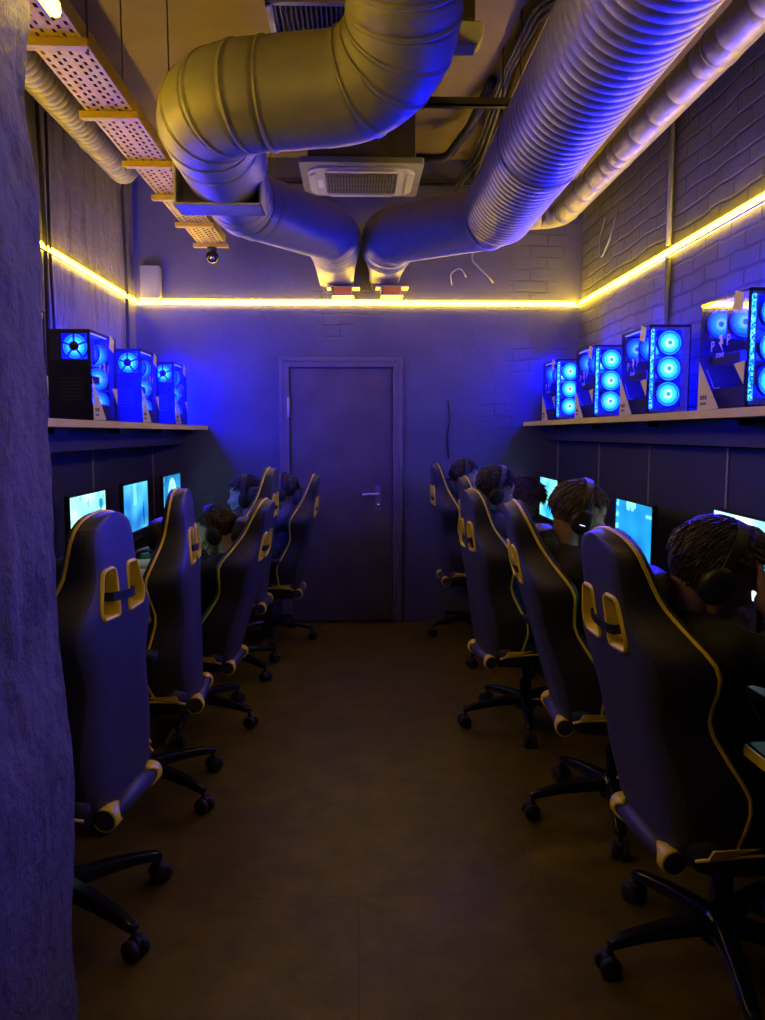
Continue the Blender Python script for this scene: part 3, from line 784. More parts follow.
def make_monitor(y, x, face, kind, label, grp, scale=1.0, tilt=0.0, dz=0.0):
    """face: +1 looks toward +x, -1 toward -x"""
    rt = empty('monitor', (x, y, .75), (0 if face > 0 else PI) + tilt); tag(rt, label, 'monitor', grp)
    W, H, zc = .54, .315, .315 + dz
    bm = BM(); box(bm, (-.022, -W / 2, zc - H / 2), (-.001, W / 2, zc + H / 2)); box(bm, (-.05, -W * .3, zc - H * .28), (-.022, W * .3, zc + H * .28)); hs = obj('housing', bm, M['black_plastic'], rt, bevel=.004)
    bm = BM(); t = .009
    for a, b in (((-.001, -W / 2, zc - H / 2), (.004, W / 2, zc - H / 2 + t * 1.6)), ((-.001, -W / 2, zc + H / 2 - t), (.004, W / 2, zc + H / 2)), ((-.001, -W / 2, zc - H / 2), (.004, -W / 2 + t, zc + H / 2)), ((-.001, W / 2 - t, zc - H / 2), (.004, W / 2, zc + H / 2))): box(bm, a, b)
    obj('bezel', bm, M['black_plastic'], hs)
    nx, nz = 64, 36; bm = BM(); vs = []; wi, hi = W - .018, H - .024; z0 = zc - H / 2 + t * 1.6
    for k in range(nz + 1): vs.append([bm.verts.new((.0005, -wi / 2 + wi * j / nx, z0 + hi * k / nz)) for j in range(nx + 1)])
    for k in range(nz):
        for j in range(nx): bm.faces.new((vs[k][j], vs[k][j + 1], vs[k + 1][j + 1], vs[k + 1][j]))
    sc = obj('screen', bm, M['screen'], rt)
    at = sc.data.color_attributes.new('picture', 'FLOAT_COLOR', 'POINT')
    for i, v in enumerate(sc.data.vertices):
        u = v.co.y / wi + .5; w = (v.co.z - z0) / hi
        at.data[i].color = (*picture(kind, u, w), 1)
    bm = BM(); box(bm, (-.075, -.03, .012), (-.05, .03, zc + .05)); box(bm, (-.06, -.03, zc - .02), (-.04, .03, zc + .05)); obj('stand_neck', bm, M['black_plastic'], rt, bevel=.004)
    bm = BM(); prism(bm, round_poly([(-.15, -.11), (.02, -.11), (.02, .11), (-.15, .11)], .04), 2, .001, .013); obj('stand_base', bm, M['black_plastic'], rt, bevel=.003)
    return rt
M['screen'] = attr_emit('screen_picture', SCR_S)
gL, gR = 'lit monitors on the left desks', 'lit monitors on the right desks'
make_monitor(3.93, -1.36, 1, 0, 'monitor with pale snowy picture behind the nearest left chair', gL)
make_monitor(4.77, -1.36, 1, 1, 'monitor with blue misty picture and small dark figure', gL)
make_monitor(5.70, -1.36, 1, 2, 'monitor with pale rounded shape above the second left chair', gL)
make_monitor(2.77, 1.42, -1, 3, 'bright white monitor behind the near right player', gR, tilt=-.05)
make_monitor(3.90, 1.42, -1, 4, 'monitor with flat blue picture beside the hooded right player', gR, dz=-.05)
make_monitor(5.66, 1.42, -1, 5, 'small cyan monitor farthest along the right desks', gR, dz=-.03)

# ------------------------------------------------------------------ keyboards, mice, small desk things
def keyboard(x, y, rz, label):
    rt = empty('keyboard', (x, y, .7505), rz); tag(rt, label, 'keyboard', 'keyboards on the desks')
    bm = BM(); box(bm, (-.065, -.22, 0), (.065, .22, .014)); obj('body', bm, M['black_plastic'], rt, bevel=.004)
    bm = BM()
    for i in range(5):
        for j in range(18): cbox(bm, (-.046 + i * .023, -.2 + j * .0235, .018), (.018, .018, .008))
    kc = obj('keycaps', bm, M['case'], rt)
def mouse(x, y, rz, label):
    rt = empty('computer_mouse', (x, y, .7505), rz); tag(rt, label, 'mouse', 'mice on the desks')
    bm = BM(); ellipsoid(bm, (0, 0, .012), (.06, .033, .024)); 
    for v in bm.verts: v.co.z = max(v.co.z, .0)
    obj('shell', bm, M['black_plastic'], rt, smooth=True)
    bm = BM(); cyl(bm, (.03, -.005, .032), (.03, .005, .032), .009, 12); obj('scroll_wheel', bm, M['rubber'], rt, smooth=True)
keyboard(-1.262, 3.93, 0, 'black keyboard in front of the pale left monitor')
keyboard(-1.262, 4.70, 0, 'black keyboard in front of the misty blue monitor')
keyboard(1.27, 2.72, PI, 'black keyboard of the hooded right player')
mouse(-1.255, 4.26, PI, 'black mouse beside the keyboard of the pale left monitor')
cd = empty('picture_card', (-1.36, 5.23, .752), 0); tag(cd, 'pale card standing on the left desk below the misty blue monitor', 'card')
bm = BM(); box(bm, (-.003, -.06, 0), (.003, .06, .15)); obj('sheet', bm, M['paper'], cd)
bm = BM(); box(bm, (-.035, -.05, 0), (-.003, .05, .004)); obj('foot', bm, M['black_plastic'], cd)
gc = empty('drink_can', (-1.23, 4.46, .7505)); tag(gc, 'small green drink can on the left desk between the first two chairs', 'can')
bm = BM(); lathe(bm, [(.026, 0), (.033, .008), (.033, .06), (.026, .075)]); obj('body', bm, M['green'], gc)
bm = BM(); lathe(bm, [(.027, .073), (.027, .077), (.023, .077), (.022, .074)]); obj('lid', bm, M['chrome'], gc)
ph = empty('notebook', (-1.26, 4.36, .7505), R(14)); tag(ph, 'orange and white notebook lying on the left desk by the green can', 'notebook')
bm = BM(); box(bm, (-.05, -.035, 0), (.05, .035, .012)); obj('pages', bm, M['paper'], ph)
bm = BM(); box(bm, (-.05, -.036, .0122), (.0, .036, .015)); obj('cover', bm, M['orange_cover'], ph)
# ------------------------------------------------------------------ computer towers on the shelves
def fan_part(name, parent, loc, rot, m):
    """LED fan facing its own +z: lit rotor with nine blades; frame as sub-part"""
    bm = BM()
    lathe(bm, [(.0585, -.004), (.0585, -.002), (.021, -.002), (.021, .006), (.012, .008)], seg=36)
    for k in range(9):
        a0 = 2 * PI * k / 9; q = []
        for rr, da in ((.022, 0), (.038, .16), (.056, .30)):
            for s, zz in ((-.20, -.0015), (.16, .006)):
                a = a0 + da + s; q.append(bm.verts.new((rr * math.cos(a), rr * math.sin(a), zz)))
        for i in (0, 2): bm.faces.new((q[i], q[i + 1], q[i + 3], q[i + 2]))
    fo = obj(name, bm, m, parent, loc=loc, rot=rot)
    bm = BM(); n = 32; outer = []; prof = ((.0595, -.012), (.0595, .008), (.0645, .008), (.0645, -.012))
    rings = []
    for rr, zz in prof:
        rings.append([bm.verts.new((rr * math.cos(2 * PI * k / n), rr * math.sin(2 * PI * k / n), zz)) for k in range(n)])
    for i in range(4):
        a, b = rings[i], rings[(i + 1) % 4]
        for k in range(n): bm.faces.new((a[k], a[(k + 1) % n], b[(k + 1) % n], b[k]))
    obj('fan_frame', bm, M['case'], fo)
    return fo

def make_pc():
    rt = empty('computer_tower', (0, 0, 0))
    hx, hy, H = .105, .20, .45
    bm = BM()
    box(bm, (-hx, -hy, .008), (hx, hy, .02)); box(bm, (-hx, -hy, H - .012), (hx, hy, H))          # floor, roof
    box(bm, (hx - .006, -hy, .008), (hx, hy, H))                                                   # wall-side panel
    for yy in (-hy, hy - .012): box(bm, (-hx, yy, .008), (-hx + .012, yy + .012, H))              # aisle-side posts
    for xx in (-.09, .07):
        for yy in (-.17, .15): box(bm, (xx, yy, 0), (xx + .02, yy + .02, .009))                    # feet
    obj('case', bm, M['case'], rt, bevel=.0015)
    bm = BM()
    for lo, hi in (((-hx + .012, -hy + .004, .02), (-.069, -hy + .010, H - .012)), ((.061, -hy + .004, .02), (hx - .006, -hy + .010, H - .012)), ((-.069, -hy + .004, .02), (.061, -hy + .010, .045)), ((-.069, -hy + .004, .423), (.061, -hy + .010, H - .012)), ((-.069, -hy + .004, .167), (.061, -hy + .010, .175)), ((-.069, -hy + .004, .293), (.061, -hy + .010, .301))): box(bm, lo, hi)
    fp = obj('front_panel', bm, M['case_in'], rt)
    for z in (.108, .234, .360): fan_part('front_fan', rt, (-.004, -hy - .002, z), (R(90), 0, 0), M['fan'])
    bm = BM(); box(bm, (-.097, -hy - .006, .035), (-.083, -hy + .004, .425)); obj('light_bar', bm, M['pixels'], rt)
    # inside
    bm = BM(); box(bm, (.062, -hy + .012, .02), (.066, hy - .006, H - .012)); tray = obj('motherboard', bm, M['board'], rt)
    bm = BM()
    for k in range(4): box(bm, (.02, .02 - .012 * k, .27), (.062, .026 - .012 * k, .40))
    box(bm, (.045, .05, .29), (.062, .12, .36)); box(bm, (.05, -.10, .10), (.062, .10, .13)); obj('memory_sticks', bm, M['case_in'], tray)
    bm = BM(); box(bm, (-.062, -.06, .196), (.055, hy - .02, .236)); gp = obj('graphics_card', bm, M['case_in'], rt, bevel=.003)
    bm = BM(); box(bm, (-.07, -.185, .02), (.06, hy - .01, .095)); obj('power_supply', bm, M['case_in'], rt)
    fan_part('cooler_fan', rt, (-.02, .0, .352), (R(90), 0, 0), M['fan_dim'])
    bm = BM(); box(bm, (-.065, .014, .29), (.03, .06, .415)); obj('cooler_block', bm, M['case_in'], rt)
    bm = BM(); cbox(bm, (-.093, .045, .437), (.006, .26, .007)); obj('light_tube', bm, M['white_bar'], rt)
    # glass side with its graphics
    bm = BM(); box(bm, (-hx - .0035, -hy + .002, .012), (-hx, hy - .002, H - .002)); gl = obj('side_glass', bm, M['glass'], rt)
    xg = -hx - .0042
    def decal(polys, m, nm, off=0.0):
        bm = BM()
        for p in polys: prism(bm, p, 0, xg - .0006 - off, xg - off)
        return obj(nm, bm, m, gl)
    decal([[(.196, .215), (.196, .008), (.004, .012)]], M['decal'], 'corner_decal')
    decal([[(-.105, .178), (-.194, .184), (-.188, .095)]], M['decal'], 'small_decal')
    c, s = math.cos(R(16)), math.sin(R(16)); h = .036
    decal([[(-.122 + a * c - b * s, .412 + a * s + b * c) for a, b in ((-h, -h), (h, -h), (h, h), (-h, h))]], M['decal'], 'top_sticker', .0004)
    ink = []
    for i in range(3): ink.append([(.172 - i * .021, .052), (.155 - i * .021, .052), (.155 - i * .021, .070), (.172 - i * .021, .070)])
    for i in range(3): ink.append([(.168 - i * .018, .030), (.154 - i * .018, .030), (.154 - i * .018, .041), (.168 - i * .018, .041)])
    decal(ink, M['decal_ink'], 'printed_marks', .0008)
    decal([[(.122, .175), (.119, .175), (.048, .092), (.051, .092)], [(.05, .092), (.05, .095), (.0, .095), (.0, .092)]], M['lettering'], 'accent_line')
    for body, size, y, z in (('P', .060, .078, .262), ('P', .060, -.055, .274), ('ZONE', .026, .012, .222)):
        me = text_mesh(body, size); me.materials.append(M['lettering'])
        lo = bpy.data.objects.new('lettering', me); C.objects.link(lo); lo.parent = gl
        lo.matrix_local = Matrix.Translation((xg - .0006, y, z)) @ Matrix(((0, 0, -1, 0), (-1, 0, 0, 0), (0, 1, 0, 0), (0, 0, 0, 1)))
    decal([[(-.003, .302), (.025, .302), (.012, .276), (.028, .276), (-.012, .236), (.002, .266), (-.012, .266)]], M['lettering'], 'bolt_mark')
    # rear
    bm = BM(); y0, y1 = hy - .006, hy
    fx, fz, fr = -.028, .368, .062
    box(bm, (-hx + .012, y0, .02), (hx - .006, y1, fz - fr)); box(bm, (-hx + .012, y0, fz + fr), (hx - .006, y1, H - .012)); box(bm, (fx + fr, y0, fz - fr), (hx - .006, y1, fz + fr)); box(bm, (-hx + .012, y0, fz - fr), (fx - fr, y1, fz + fr))
    rp = obj('rear_panel', bm, M['case'], rt)
    fan_part('exhaust_fan', rt, (fx, hy - .014, fz), (R(-90), 0, 0), M['fan_dim'])
    bm = BM()
    lathe(bm, [(.024, 0), (.024, .003), (.001, .004)], origin=(fx, hy + .001, fz), axis=1, seg=20)
    for k in range(5):
        a = 2 * PI * k / 5 + .3; ca, sa = math.cos(a), math.sin(a); w_ = .0045
        prism(bm, [(fx + .02 * ca - w_ * sa, fz + .02 * sa + w_ * ca), (fx + .02 * ca + w_ * sa, fz + .02 * sa - w_ * ca), (fx + .064 * ca + w_ * sa, fz + .064 * sa - w_ * ca), (fx + .064 * ca - w_ * sa, fz + .064 * sa + w_ * ca)], 1, hy, hy + .003)
    obj('fan_grille', bm, M['black_plastic'], rp)
    bm = BM()
    for k in range(7): box(bm, (-.06, hy, .105 + k * .017), (.05, hy + .003, .114 + k * .017))
    obj('slot_covers', bm, M['dark_steel'], rp)
    bm = BM(); box(bm, (.045, hy, .30), (.09, hy + .004, .425))
    for k in range(5): box(bm, (.052, hy + .004, .31 + k * .022), (.082, hy + .008, .322 + k * .022))
    obj('port_plate', bm, M['dark_steel'], rp)
    return rt
grp = 'computer towers with blue fans on the two shelves'
pcs = [(1.557, 3.06, ZSR, 0, 'computer tower nearest the camera on the right shelf, lettering on its glass side'), (1.557, 4.04, ZSR, 0, 'second computer tower on the right shelf, large three blue front fans'), (1.557, 4.92, ZSR, 0, 'third computer tower on the right shelf, between larger one and smallest'), (1.557, 5.83, ZSR, 0, 'smallest looking tower at the end wall on the right shelf'),
       (-1.408, 3.13, ZSL, PI, 'computer tower mostly hidden behind the pillar on the left shelf'), (-1.408, 4.07, ZSL, PI, 'first whole computer tower on the left shelf, dark rear with round fan'), (-1.408, 4.95, ZSL, PI, 'middle one of three whole towers on the left shelf'), (-1.408, 5.80, ZSL, PI, 'computer tower at the end wall on the left shelf')]
proto = make_pc()
for i, (x, y, z, rz, lab) in enumerate(pcs):
    o = proto if i == 0 else copy_tree(proto)
    o.location = (x, y, z); o.rotation_euler = (0, 0, rz); tag(o, lab, 'computer', grp)
    if i == 4:       # this one is switched off
        for q in list(o.children) + [g_ for ch in o.children for g_ in ch.children]:
            if q.type == 'MESH' and q.name.split('.')[0] in ('front_fan', 'cooler_fan', 'exhaust_fan', 'light_bar', 'light_tube'):
                q.material_slots[0].link = 'OBJECT'; q.material_slots[0].material = M['case']

# ------------------------------------------------------------------ racing style gaming chairs
W_TAB = [(-.05, .20), (0, .232), (.06, .265), (.15, .285), (.22, .274), (.29, .252), (.345, .245), (.40, .262), (.45, .290), (.495, .300), (.53, .286), (.57, .245), (.61, .198), (.645, .172), (.70, .163), (.755, .158), (.79, .140), (.812, .105), (.824, .062), (.831, .0)]
X_TAB = [(-.05, .055), (.05, .09), (.15, .118), (.25, .092), (.345, .070), (.42, .082), (.495, .092), (.57, .068), (.645, .044), (.72, .028), (.78, .018), (.832, .012)]
T_TAB = [(-.05, .06), (.1, .095), (.3, .10), (.5, .095), (.65, .085), (.75, .075), (.80, .06), (.832, .035)]
def back_w(s): return max(.0, smooth_tab(W_TAB, s))
def back_x(s): return smooth_tab(X_TAB, s)
HOLE = [(.031, .530), (.132, .535), (.142, .572), (.110, .674), (.042, .676)]

def back_pow(s): return 6.5 + 2.0 * max(0, 1 - abs(s - .62) / .16)

def back_section(s, nr=25):
    """closed loop: rear face from -y to +y, then front face back"""
    w = max(back_w(s), .004); xe = back_x(s); t = smooth_tab(T_TAB, s); xr = -.05 + .02 * max(0, (s - .6) / .23); pts = []
    for j in range(nr):
        a = math.sin(PI / 2 * (-1 + 2 * j / (nr - 1))); k = abs(a)
        pts.append((xr + (xe - xr - .012) * k ** back_pow(s), a * w, s))
    pts.append((xe + .002, w * 1.0 + .002, s)); pts.append((xe + .014, w * .985, s))
    for j in range(nr):
        a = .93 - 1.86 * j / (nr - 1); k = abs(a) / .93
        pts.append((xr + t + (xe + .022 - xr - t) * k ** 2.0, a * w, s))
    pts.append((xe + .014, -w * .985, s)); pts.append((xe + .002, -w - .002, s))
    return pts

def face_x(y, s, rear):
    w = max(back_w(s), .01); xe = back_x(s); t = smooth_tab(T_TAB, s); xr = -.05 + .02 * max(0, (s - .6) / .23); k = min(abs(y) / w, .99)
    return xr + (xe - xr - .012) * k ** back_pow(s) if rear else xr + t + (xe + .022 - xr - t) * (k / .93) ** 2.0

def make_chair():
    rt = empty('gaming_chair', (0, 0, 0))
    HX, HZ = -.19, .46
    # ---- star base
    bm = BM(); lathe(bm, [(.03, .075), (.055, .08), (.06, .11), (.05, .145), (.034, .155), (.03, .16)], seg=24); obj('base_hub', bm, M['gloss_black'], rt, smooth=True)
    leg = caster = None
    for k in range(5):
        if k == 0:
            bm = BM(); secs = []
            for t in [0, .12, .3, .5, .7, .86, .95, 1.0]:
                x = .04 + .30 * t; z = .132 - .004 * t - .034 * t ** 2.2; wd = .034 - .014 * t; hh = .024 - .010 * t
                if t == 1.0: wd *= .6; hh *= .6
                secs.append([bm.verts.new((x, y, zz)) for y, zz in ((-wd, z - hh), (wd, z - hh), (wd, z), (wd * .62, z + hh * .8), (-wd * .62, z + hh * .8), (-wd, z))])
            for a, b in zip(secs, secs[1:]):
                for q in range(6): bm.faces.new((a[q], a[(q + 1) % 6], b[(q + 1) % 6], b[q]))
            bm.faces.new(secs[0]); bm.faces.new(secs[-1]); 
            leg = obj('base_leg', bm, M['gloss_black'], rt, smooth=True, bevel=.003)
            bm = BM()
            for sy in (-.020, .020): lathe(bm, [(.010, sy - .011), (.028, sy - .011), (.0315, sy - .006), (.0315, sy + .006), (.028, sy + .011), (.010, sy + .011)], origin=(.335, 0, .0315), axis=1, seg=20)
            box(bm, (.318, -.010, .022), (.352, .010, .062)); cyl(bm, (.33, 0, .05), (.33, 0, .09), .009, 10)
            caster = obj('caster', bm, M['rubber'], leg, smooth=True)
        else:
            l2 = leg.copy(); C.objects.link(l2); l2.parent = rt; c2 = caster.copy(); C.objects.link(c2); c2.parent = l2
            l2.rotation_euler = (0, 0, 2 * PI * k / 5)
    # ---- column and mechanism
    bm = BM(); lathe(bm, [(.030, .15), (.030, .27), (.026, .275), (.018, .28), (.018, .39)], seg=20); obj('gas_lift', bm, M['gloss_black'], rt, smooth=True)
    bm = BM(); box(bm, (-.14, -.07, .375), (.12, .07, .405)); box(bm, (-.19, -.045, .36), (.06, .045, .39)); mech = obj('tilt_mechanism', bm, M['black_plastic'], rt, bevel=.006)
    bm = BM(); sweep(bm, [(.02, .05, .385), (.02, .20, .38), (.02, .27, .372)], .007, 8); obj('lever', bm, M['black_plastic'], mech, smooth=True)
    # ---- seat
    bm = BM(); rows = []; NX = 16
    for i in range(NX + 1):
        t = i / NX; x = -.215 + .50 * t; en = min(1, min(t, 1 - t) / .10); e = math.sqrt(max(0, 1 - (1 - en) ** 2)); drop = .03 * max(0, (t - .75) / .25) ** 2
        wd = .255 - .02 * max(0, (.25 - t) / .25); zb = .405; zt = .488 - drop; loop = []
        k = .55 + .45 * e
        prof = [(-wd, .425), (-wd * 1.02, .47), (-wd * .98, .520), (-wd * .86, .535), (-wd * .72, .515), (-wd * .6, zt), (-wd * .3, zt + .006), (0, zt + .008), (wd * .3, zt + .006), (wd * .6, zt), (wd * .72, .515), (wd * .86, .535), (wd * .98, .520), (wd * 1.02, .47), (wd, .425), (wd * .8, zb), (0, zb), (-wd * .8, zb)]
        for y, z in prof: loop.append(bm.verts.new((x, y * (.93 + .07 * e), .455 + (z - drop * .5 - .455) * k)))
        rows.append(loop)
    for a, b in zip(rows, rows[1:]):
        n = len(a)
        for q in range(n): bm.faces.new((a[q], a[(q + 1) % n], b[(q + 1) % n], b[q]))
    bm.faces.new(rows[0]); bm.faces.new(rows[-1])
    seat = obj('seat', bm, M['fabric_side'], rt, smooth=True)
    for sy in (-1, 1):
        bm = BM()
        sweep(bm, [(-.215, sy * .235, .462), (-.19, sy * .255, .476), (-.12, sy * .264, .484), (0, sy * .2655, .486), (.15, sy * .2645, .478), (.25, sy * .256, .465), (.283, sy * .235, .45)], .005, 8)
        obj('piping', bm, M['yellow'], seat, smooth=True)
    for sy in (-1, 1):
        bm = BM(); a, b = sorted((sy * .2605, sy * .2675)); prism(bm, [(-.20, .480), (-.185, .503), (-.06, .502)], 1, a, b); obj('side_flash', bm, M['yellow'], seat)
    # ---- armrests
    for sy in (-1, 1):
        bm = BM(); sweep(bm, fillet([(.0, sy * .16, .395), (.0, sy * .315, .395), (.0, sy * .315, .66)], .05), .019, 10, squash=1.4); am = obj('armrest', bm, M['black_plastic'], rt, smooth=True)
        bm = BM(); prism(bm, round_poly([(-.13, -.045), (.13, -.045), (.13, .045), (-.13, .045)], .03), 2, .664, .697); pd = obj('pad', bm, M['black_plastic'], am, bevel=.008, loc=(0, sy * .315, 0))
    # ---- backrest (own object so that it reclines about its hinge)
    bm = BM(); ss = [-.045, -.02, .02, .06, .10, .14, .18, .22, .26, .30, .34, .38, .42, .45, .48, .51, .54, .57, .60, .63, .66, .70, .74, .77, .79, .805, .816, .824, .829]
    rings = [[bm.verts.new(p) for p in back_section(s)] for s in ss]
    for a, b in zip(rings, rings[1:]):
        n = len(a)
        for q in range(n): bm.faces.new((a[q], a[(q + 1) % n], b[(q + 1) % n], b[q]))
    bm.faces.new(rings[0]); bm.faces.new(rings[-1])
    # side strip outboard of the seam wears the darker leatherette
    for f in bm.faces:
        c = f.calc_center_median(); w = max(back_w(c.z), .01)
        f.smooth = True; f.material_index = 1 if (abs(c.y) > w * .80 and c.z < .78) or c.x > back_x(c.z) + .005 else 0
    back = obj('backrest', bm, [M['fabric'], M['fabric_side']], rt, loc=(HX, 0, HZ))
    bmc = BM()
    for sy in (-1, 1): prism(bmc, round_poly([(sy * y, z) for y, z in HOLE], .018), 0, -.2, .3)
    cut = obj('cutter', bmc, M['yellow'])
    md = back.modifiers.new('Boolean', 'BOOLEAN'); md.operation = 'DIFFERENCE'; md.object = cut; md.solver = 'EXACT'
    bpy.context.view_layer.update(); cut.parent = rt; cut.location = (HX, 0, HZ); bpy.context.view_layer.update()
    baked(back); bpy.data.objects.remove(cut)
    try: back.data.set_sharp_from_angle(angle=R(45))
    except Exception: pass
    # piping round the edge
    bm = BM(); ln = []
    for s in [-.03, 0, .04, .08, .12, .16, .2, .24, .28, .32, .36, .4, .44, .48, .51, .54, .57, .60, .63, .66, .70, .74, .77, .79, .805, .815, .822, .827, .830]: ln.append((back_x(s) + .002, back_w(s) + .002, s))
    full = [(x, -y, s) for x, y, s in ln] + [(back_x(.83), 0, .8325)] + ln[::-1]
    sweep(bm, full, .0052, 8); obj('piping', bm, M['yellow'], back, smooth=True)
    # slot trims
    for sy in (-1, 1):
        P0 = round_poly([(sy * y, z) for y, z in HOLE], .02, 5); cy = sum(p[0] for p in P0) / len(P0); cz = sum(p[1] for p in P0) / len(P0)
        def off(d):
            out = []; n = len(P0)
            for i in range(n):
                a = Vector(P0[i - 1]); b = Vector(P0[(i + 1) % n]); t = (b - a); t = t.normalized() if t.length > 1e-7 else Vector((1, 0)); nn = Vector((t.y, -t.x)); p = Vector(P0[i])
                if nn.dot(p - Vector((cy, cz))) < 0: nn = -nn
                out.append(p + nn * d)
            return out
        inn, mid, out = off(-.006), off(.001), off(.0065)
        bm = BM(); L_ = []
        for poly, rear, dx in ((out, 1, .004), (mid, 1, -.008), (inn, 1, -.005), (inn, 0, -.002), (mid, 0, .006), (out, 0, -.004)): L_.append([bm.verts.new(((face_x(p.x, p.y, rear) + dx), p.x, p.y)) for p in poly])
        n = len(P0)
        for i in range(6):
            a, b = L_[i], L_[(i + 1) % 6]
            for k in range(n): bm.faces.new((a[k], a[(k + 1) % n], b[(k + 1) % n], b[k]))
        obj('slot_trim', bm, M['yellow_plastic'], back, smooth=True)
    bm = BM(); pv = None
    for y, x, z in ((-.088, .02, .582), (-.082, -.03, .582), (-.072, -.052, .582), (-.045, -.0575, .583), (0, -.0585, .587), (.045, -.0575, .591), (.072, -.052, .593), (.082, -.03, .593), (.088, .02, .593)):
        row = [bm.verts.new((x + dx, y, z + dz)) for dx, dz in ((-.0025, -.013), (-.0025, .013), (.0025, .013), (.0025, -.013))]
        if pv:
            for q in range(4): bm.faces.new((pv[q], pv[(q + 1) % 4], row[(q + 1) % 4], row[q]))
        else: bm.faces.new(row)
        pv = row
    bm.faces.new(pv); obj('pillow_strap', bm, M['black_plastic'], back)
    # tube across the foot of the back with its two yellow sleeves
    bm = BM(); lathe(bm, [(.020, -.172), (.030, -.168), (.030, .168), (.020, .172)], origin=(-.052, 0, -.03), axis=1, seg=20); obj('lower_tube', bm, M['fabric'], back)
    for sy in (-1, 1):
        bm = BM(); n = 22; R0 = []
        for k in range(n):
            a = 2 * PI * k / n; fl = .018 + .034 * (.5 + .5 * math.cos(3 * a + .6)) ** 2
            R0.append((a, fl))
        rows = []
        for rr, sgn in ((.0315, -1), (.0355, -.6), (.0355, .6), (.0315, 1)):
            rows.append([bm.verts.new((-.052 + rr * math.cos(a), sy * .150 + sgn * (fl if sgn * sy < 0 else .023), -.03 + rr * math.sin(a))) for a, fl in R0])
        for i in range(4):
            a, b = rows[i], rows[(i + 1) % 4]
            for k in range(n): bm.faces.new((a[k], a[(k + 1) % n], b[(k + 1) % n], b[k]))
        obj('tube_sleeve', bm, M['yellow'], back, smooth=True)
    # head pillow strapped to the front
    bm = BM(); bmesh.ops.create_cube(bm, size=1); bmesh.ops.subdivide_edges(bm, edges=bm.edges[:], cuts=7, use_grid_fill=True)
    for v in bm.verts:
        p = v.co * 2; q = Vector((p.x * .045, p.y * .12, p.z * .062)); sp = p.normalized() * max(abs(p.x), abs(p.y), abs(p.z)); p = p * .35 + sp * .65; q = Vector((p.x * .052, p.y * .128, p.z * .068)); v.co = q + Vector((.078, 0, .645))
    obj('head_pillow', bm, M['fabric_side'], back, smooth=True)
    return rt

CH = [  # x, y, yaw, recline deg, height, base angle (world deg), label
    (1.035, 2.045, 4.5, 13.5, -.004, 186, 'gaming chair nearest the camera on the right, under the man in a black tee'),
    (1.020, 2.925, -4, 16.5, 0, 184, 'second gaming chair on the right, under the player in a dark hoodie'),
    (.882, 3.915, 7, 8.5, -.044, 190, 'third gaming chair on the right, its two yellow slots beside the fourth chair'),
    (1.055, 4.98, 0, 12.5, -.032, 200, 'gaming chair on the right mostly hidden between the third and last ones'),
    (.888, 5.725, 1, 8.2, .010, 195, 'gaming chair at the end wall on the right of the door'),
    (-.932, 2.30, 172, 0.2, 0, -32, 'empty gaming chair nearest the camera, beside the pillar on the left'),
    (-.905, 3.16, 184, -.5, .004, -31, 'second empty gaming chair on the left, in front of the player with bowed head'),
    (-.874, 3.985, 176, 16, -.078, -18, 'third gaming chair on the left, under the player with bowed head'),
    (-.830, 4.835, 178.5, 7.5, .021, -38, 'fourth gaming chair on the left, only its yellow edged top showing'),
    (-.662, 5.63, 179, 12, -.053, -8, 'gaming chair on the left farthest back, against the steel door'),
]
proto = make_chair()
HEADS = {}
chairs = [proto] + [copy_tree(proto) for _ in CH[1:]]
for i, (x, y, yw, rec, h, ba, lab) in enumerate(CH):
    o = chairs[i]
    o.location = (x, y, 0); o.rotation_euler = (0, 0, R(yw)); tag(o, lab, 'gaming chair', 'yellow trimmed gaming chairs along both desks')
    k = 0
    for ch in o.children:
        nm = ch.name.split('.')[0]
        if nm == 'base_leg': ch.rotation_euler = (0, 0, R(ba - yw + 72 * k)); k += 1
        elif nm == 'backrest': ch.rotation_euler = (0, R(-rec), 0); ch.location = (-.19, 0, .46 + h)
        elif nm in ('seat', 'armrest', 'tilt_mechanism', 'gas_lift'): ch.location = (0, 0, h)
    for am in [q for q in o.children if q.name.split('.')[0] == 'armrest']:
        pd = am.children[0]; near = pd.location.y < 0
        if i == 0 and near:      # swivelled pad with a yellow side
            am.location.z += .075; pd.rotation_euler = (0, 0, R(86)); pd.location = (-.075, -.375, 0)
        if (i == 0 or i == 6) and near:
            bm = BM(); prism(bm, [(-.118, -.0475), (.118, -.0475), (.118, .0475), (-.118, .0475)], 2, .667, .694); yb = obj('yellow_side', bm, M['yellow_plastic'], am, loc=pd.location, rot=pd.rotation_euler)

# ------------------------------------------------------------------ people
def remeshed(name, bm, m, voxel, parent=None, smooth_it=6, loc=(0, 0, 0), wrinkle=0.0, seed=0):
    o = obj(name, bm, m, parent, smooth=True, loc=loc)
    md = o.modifiers.new('Remesh', 'REMESH'); md.mode = 'VOXEL'; md.voxel_size = voxel; md.use_smooth_shade = True
    if smooth_it:
        sm = o.modifiers.new('Smooth', 'SMOOTH'); sm.factor = .5; sm.iterations = smooth_it
    baked(o)
    if wrinkle:
        for v in o.data.vertices:
            p = v.co; n_ = noise.noise(Vector((p.x * 9 + seed, p.y * 9, p.z * 16))) + .5 * noise.noise(Vector((p.x * 24, p.y * 24 + seed, p.z * 30)))
            v.co = p + v.normal * n_ * wrinkle
    for p in o.data.polygons: p.use_smooth = True
    return o

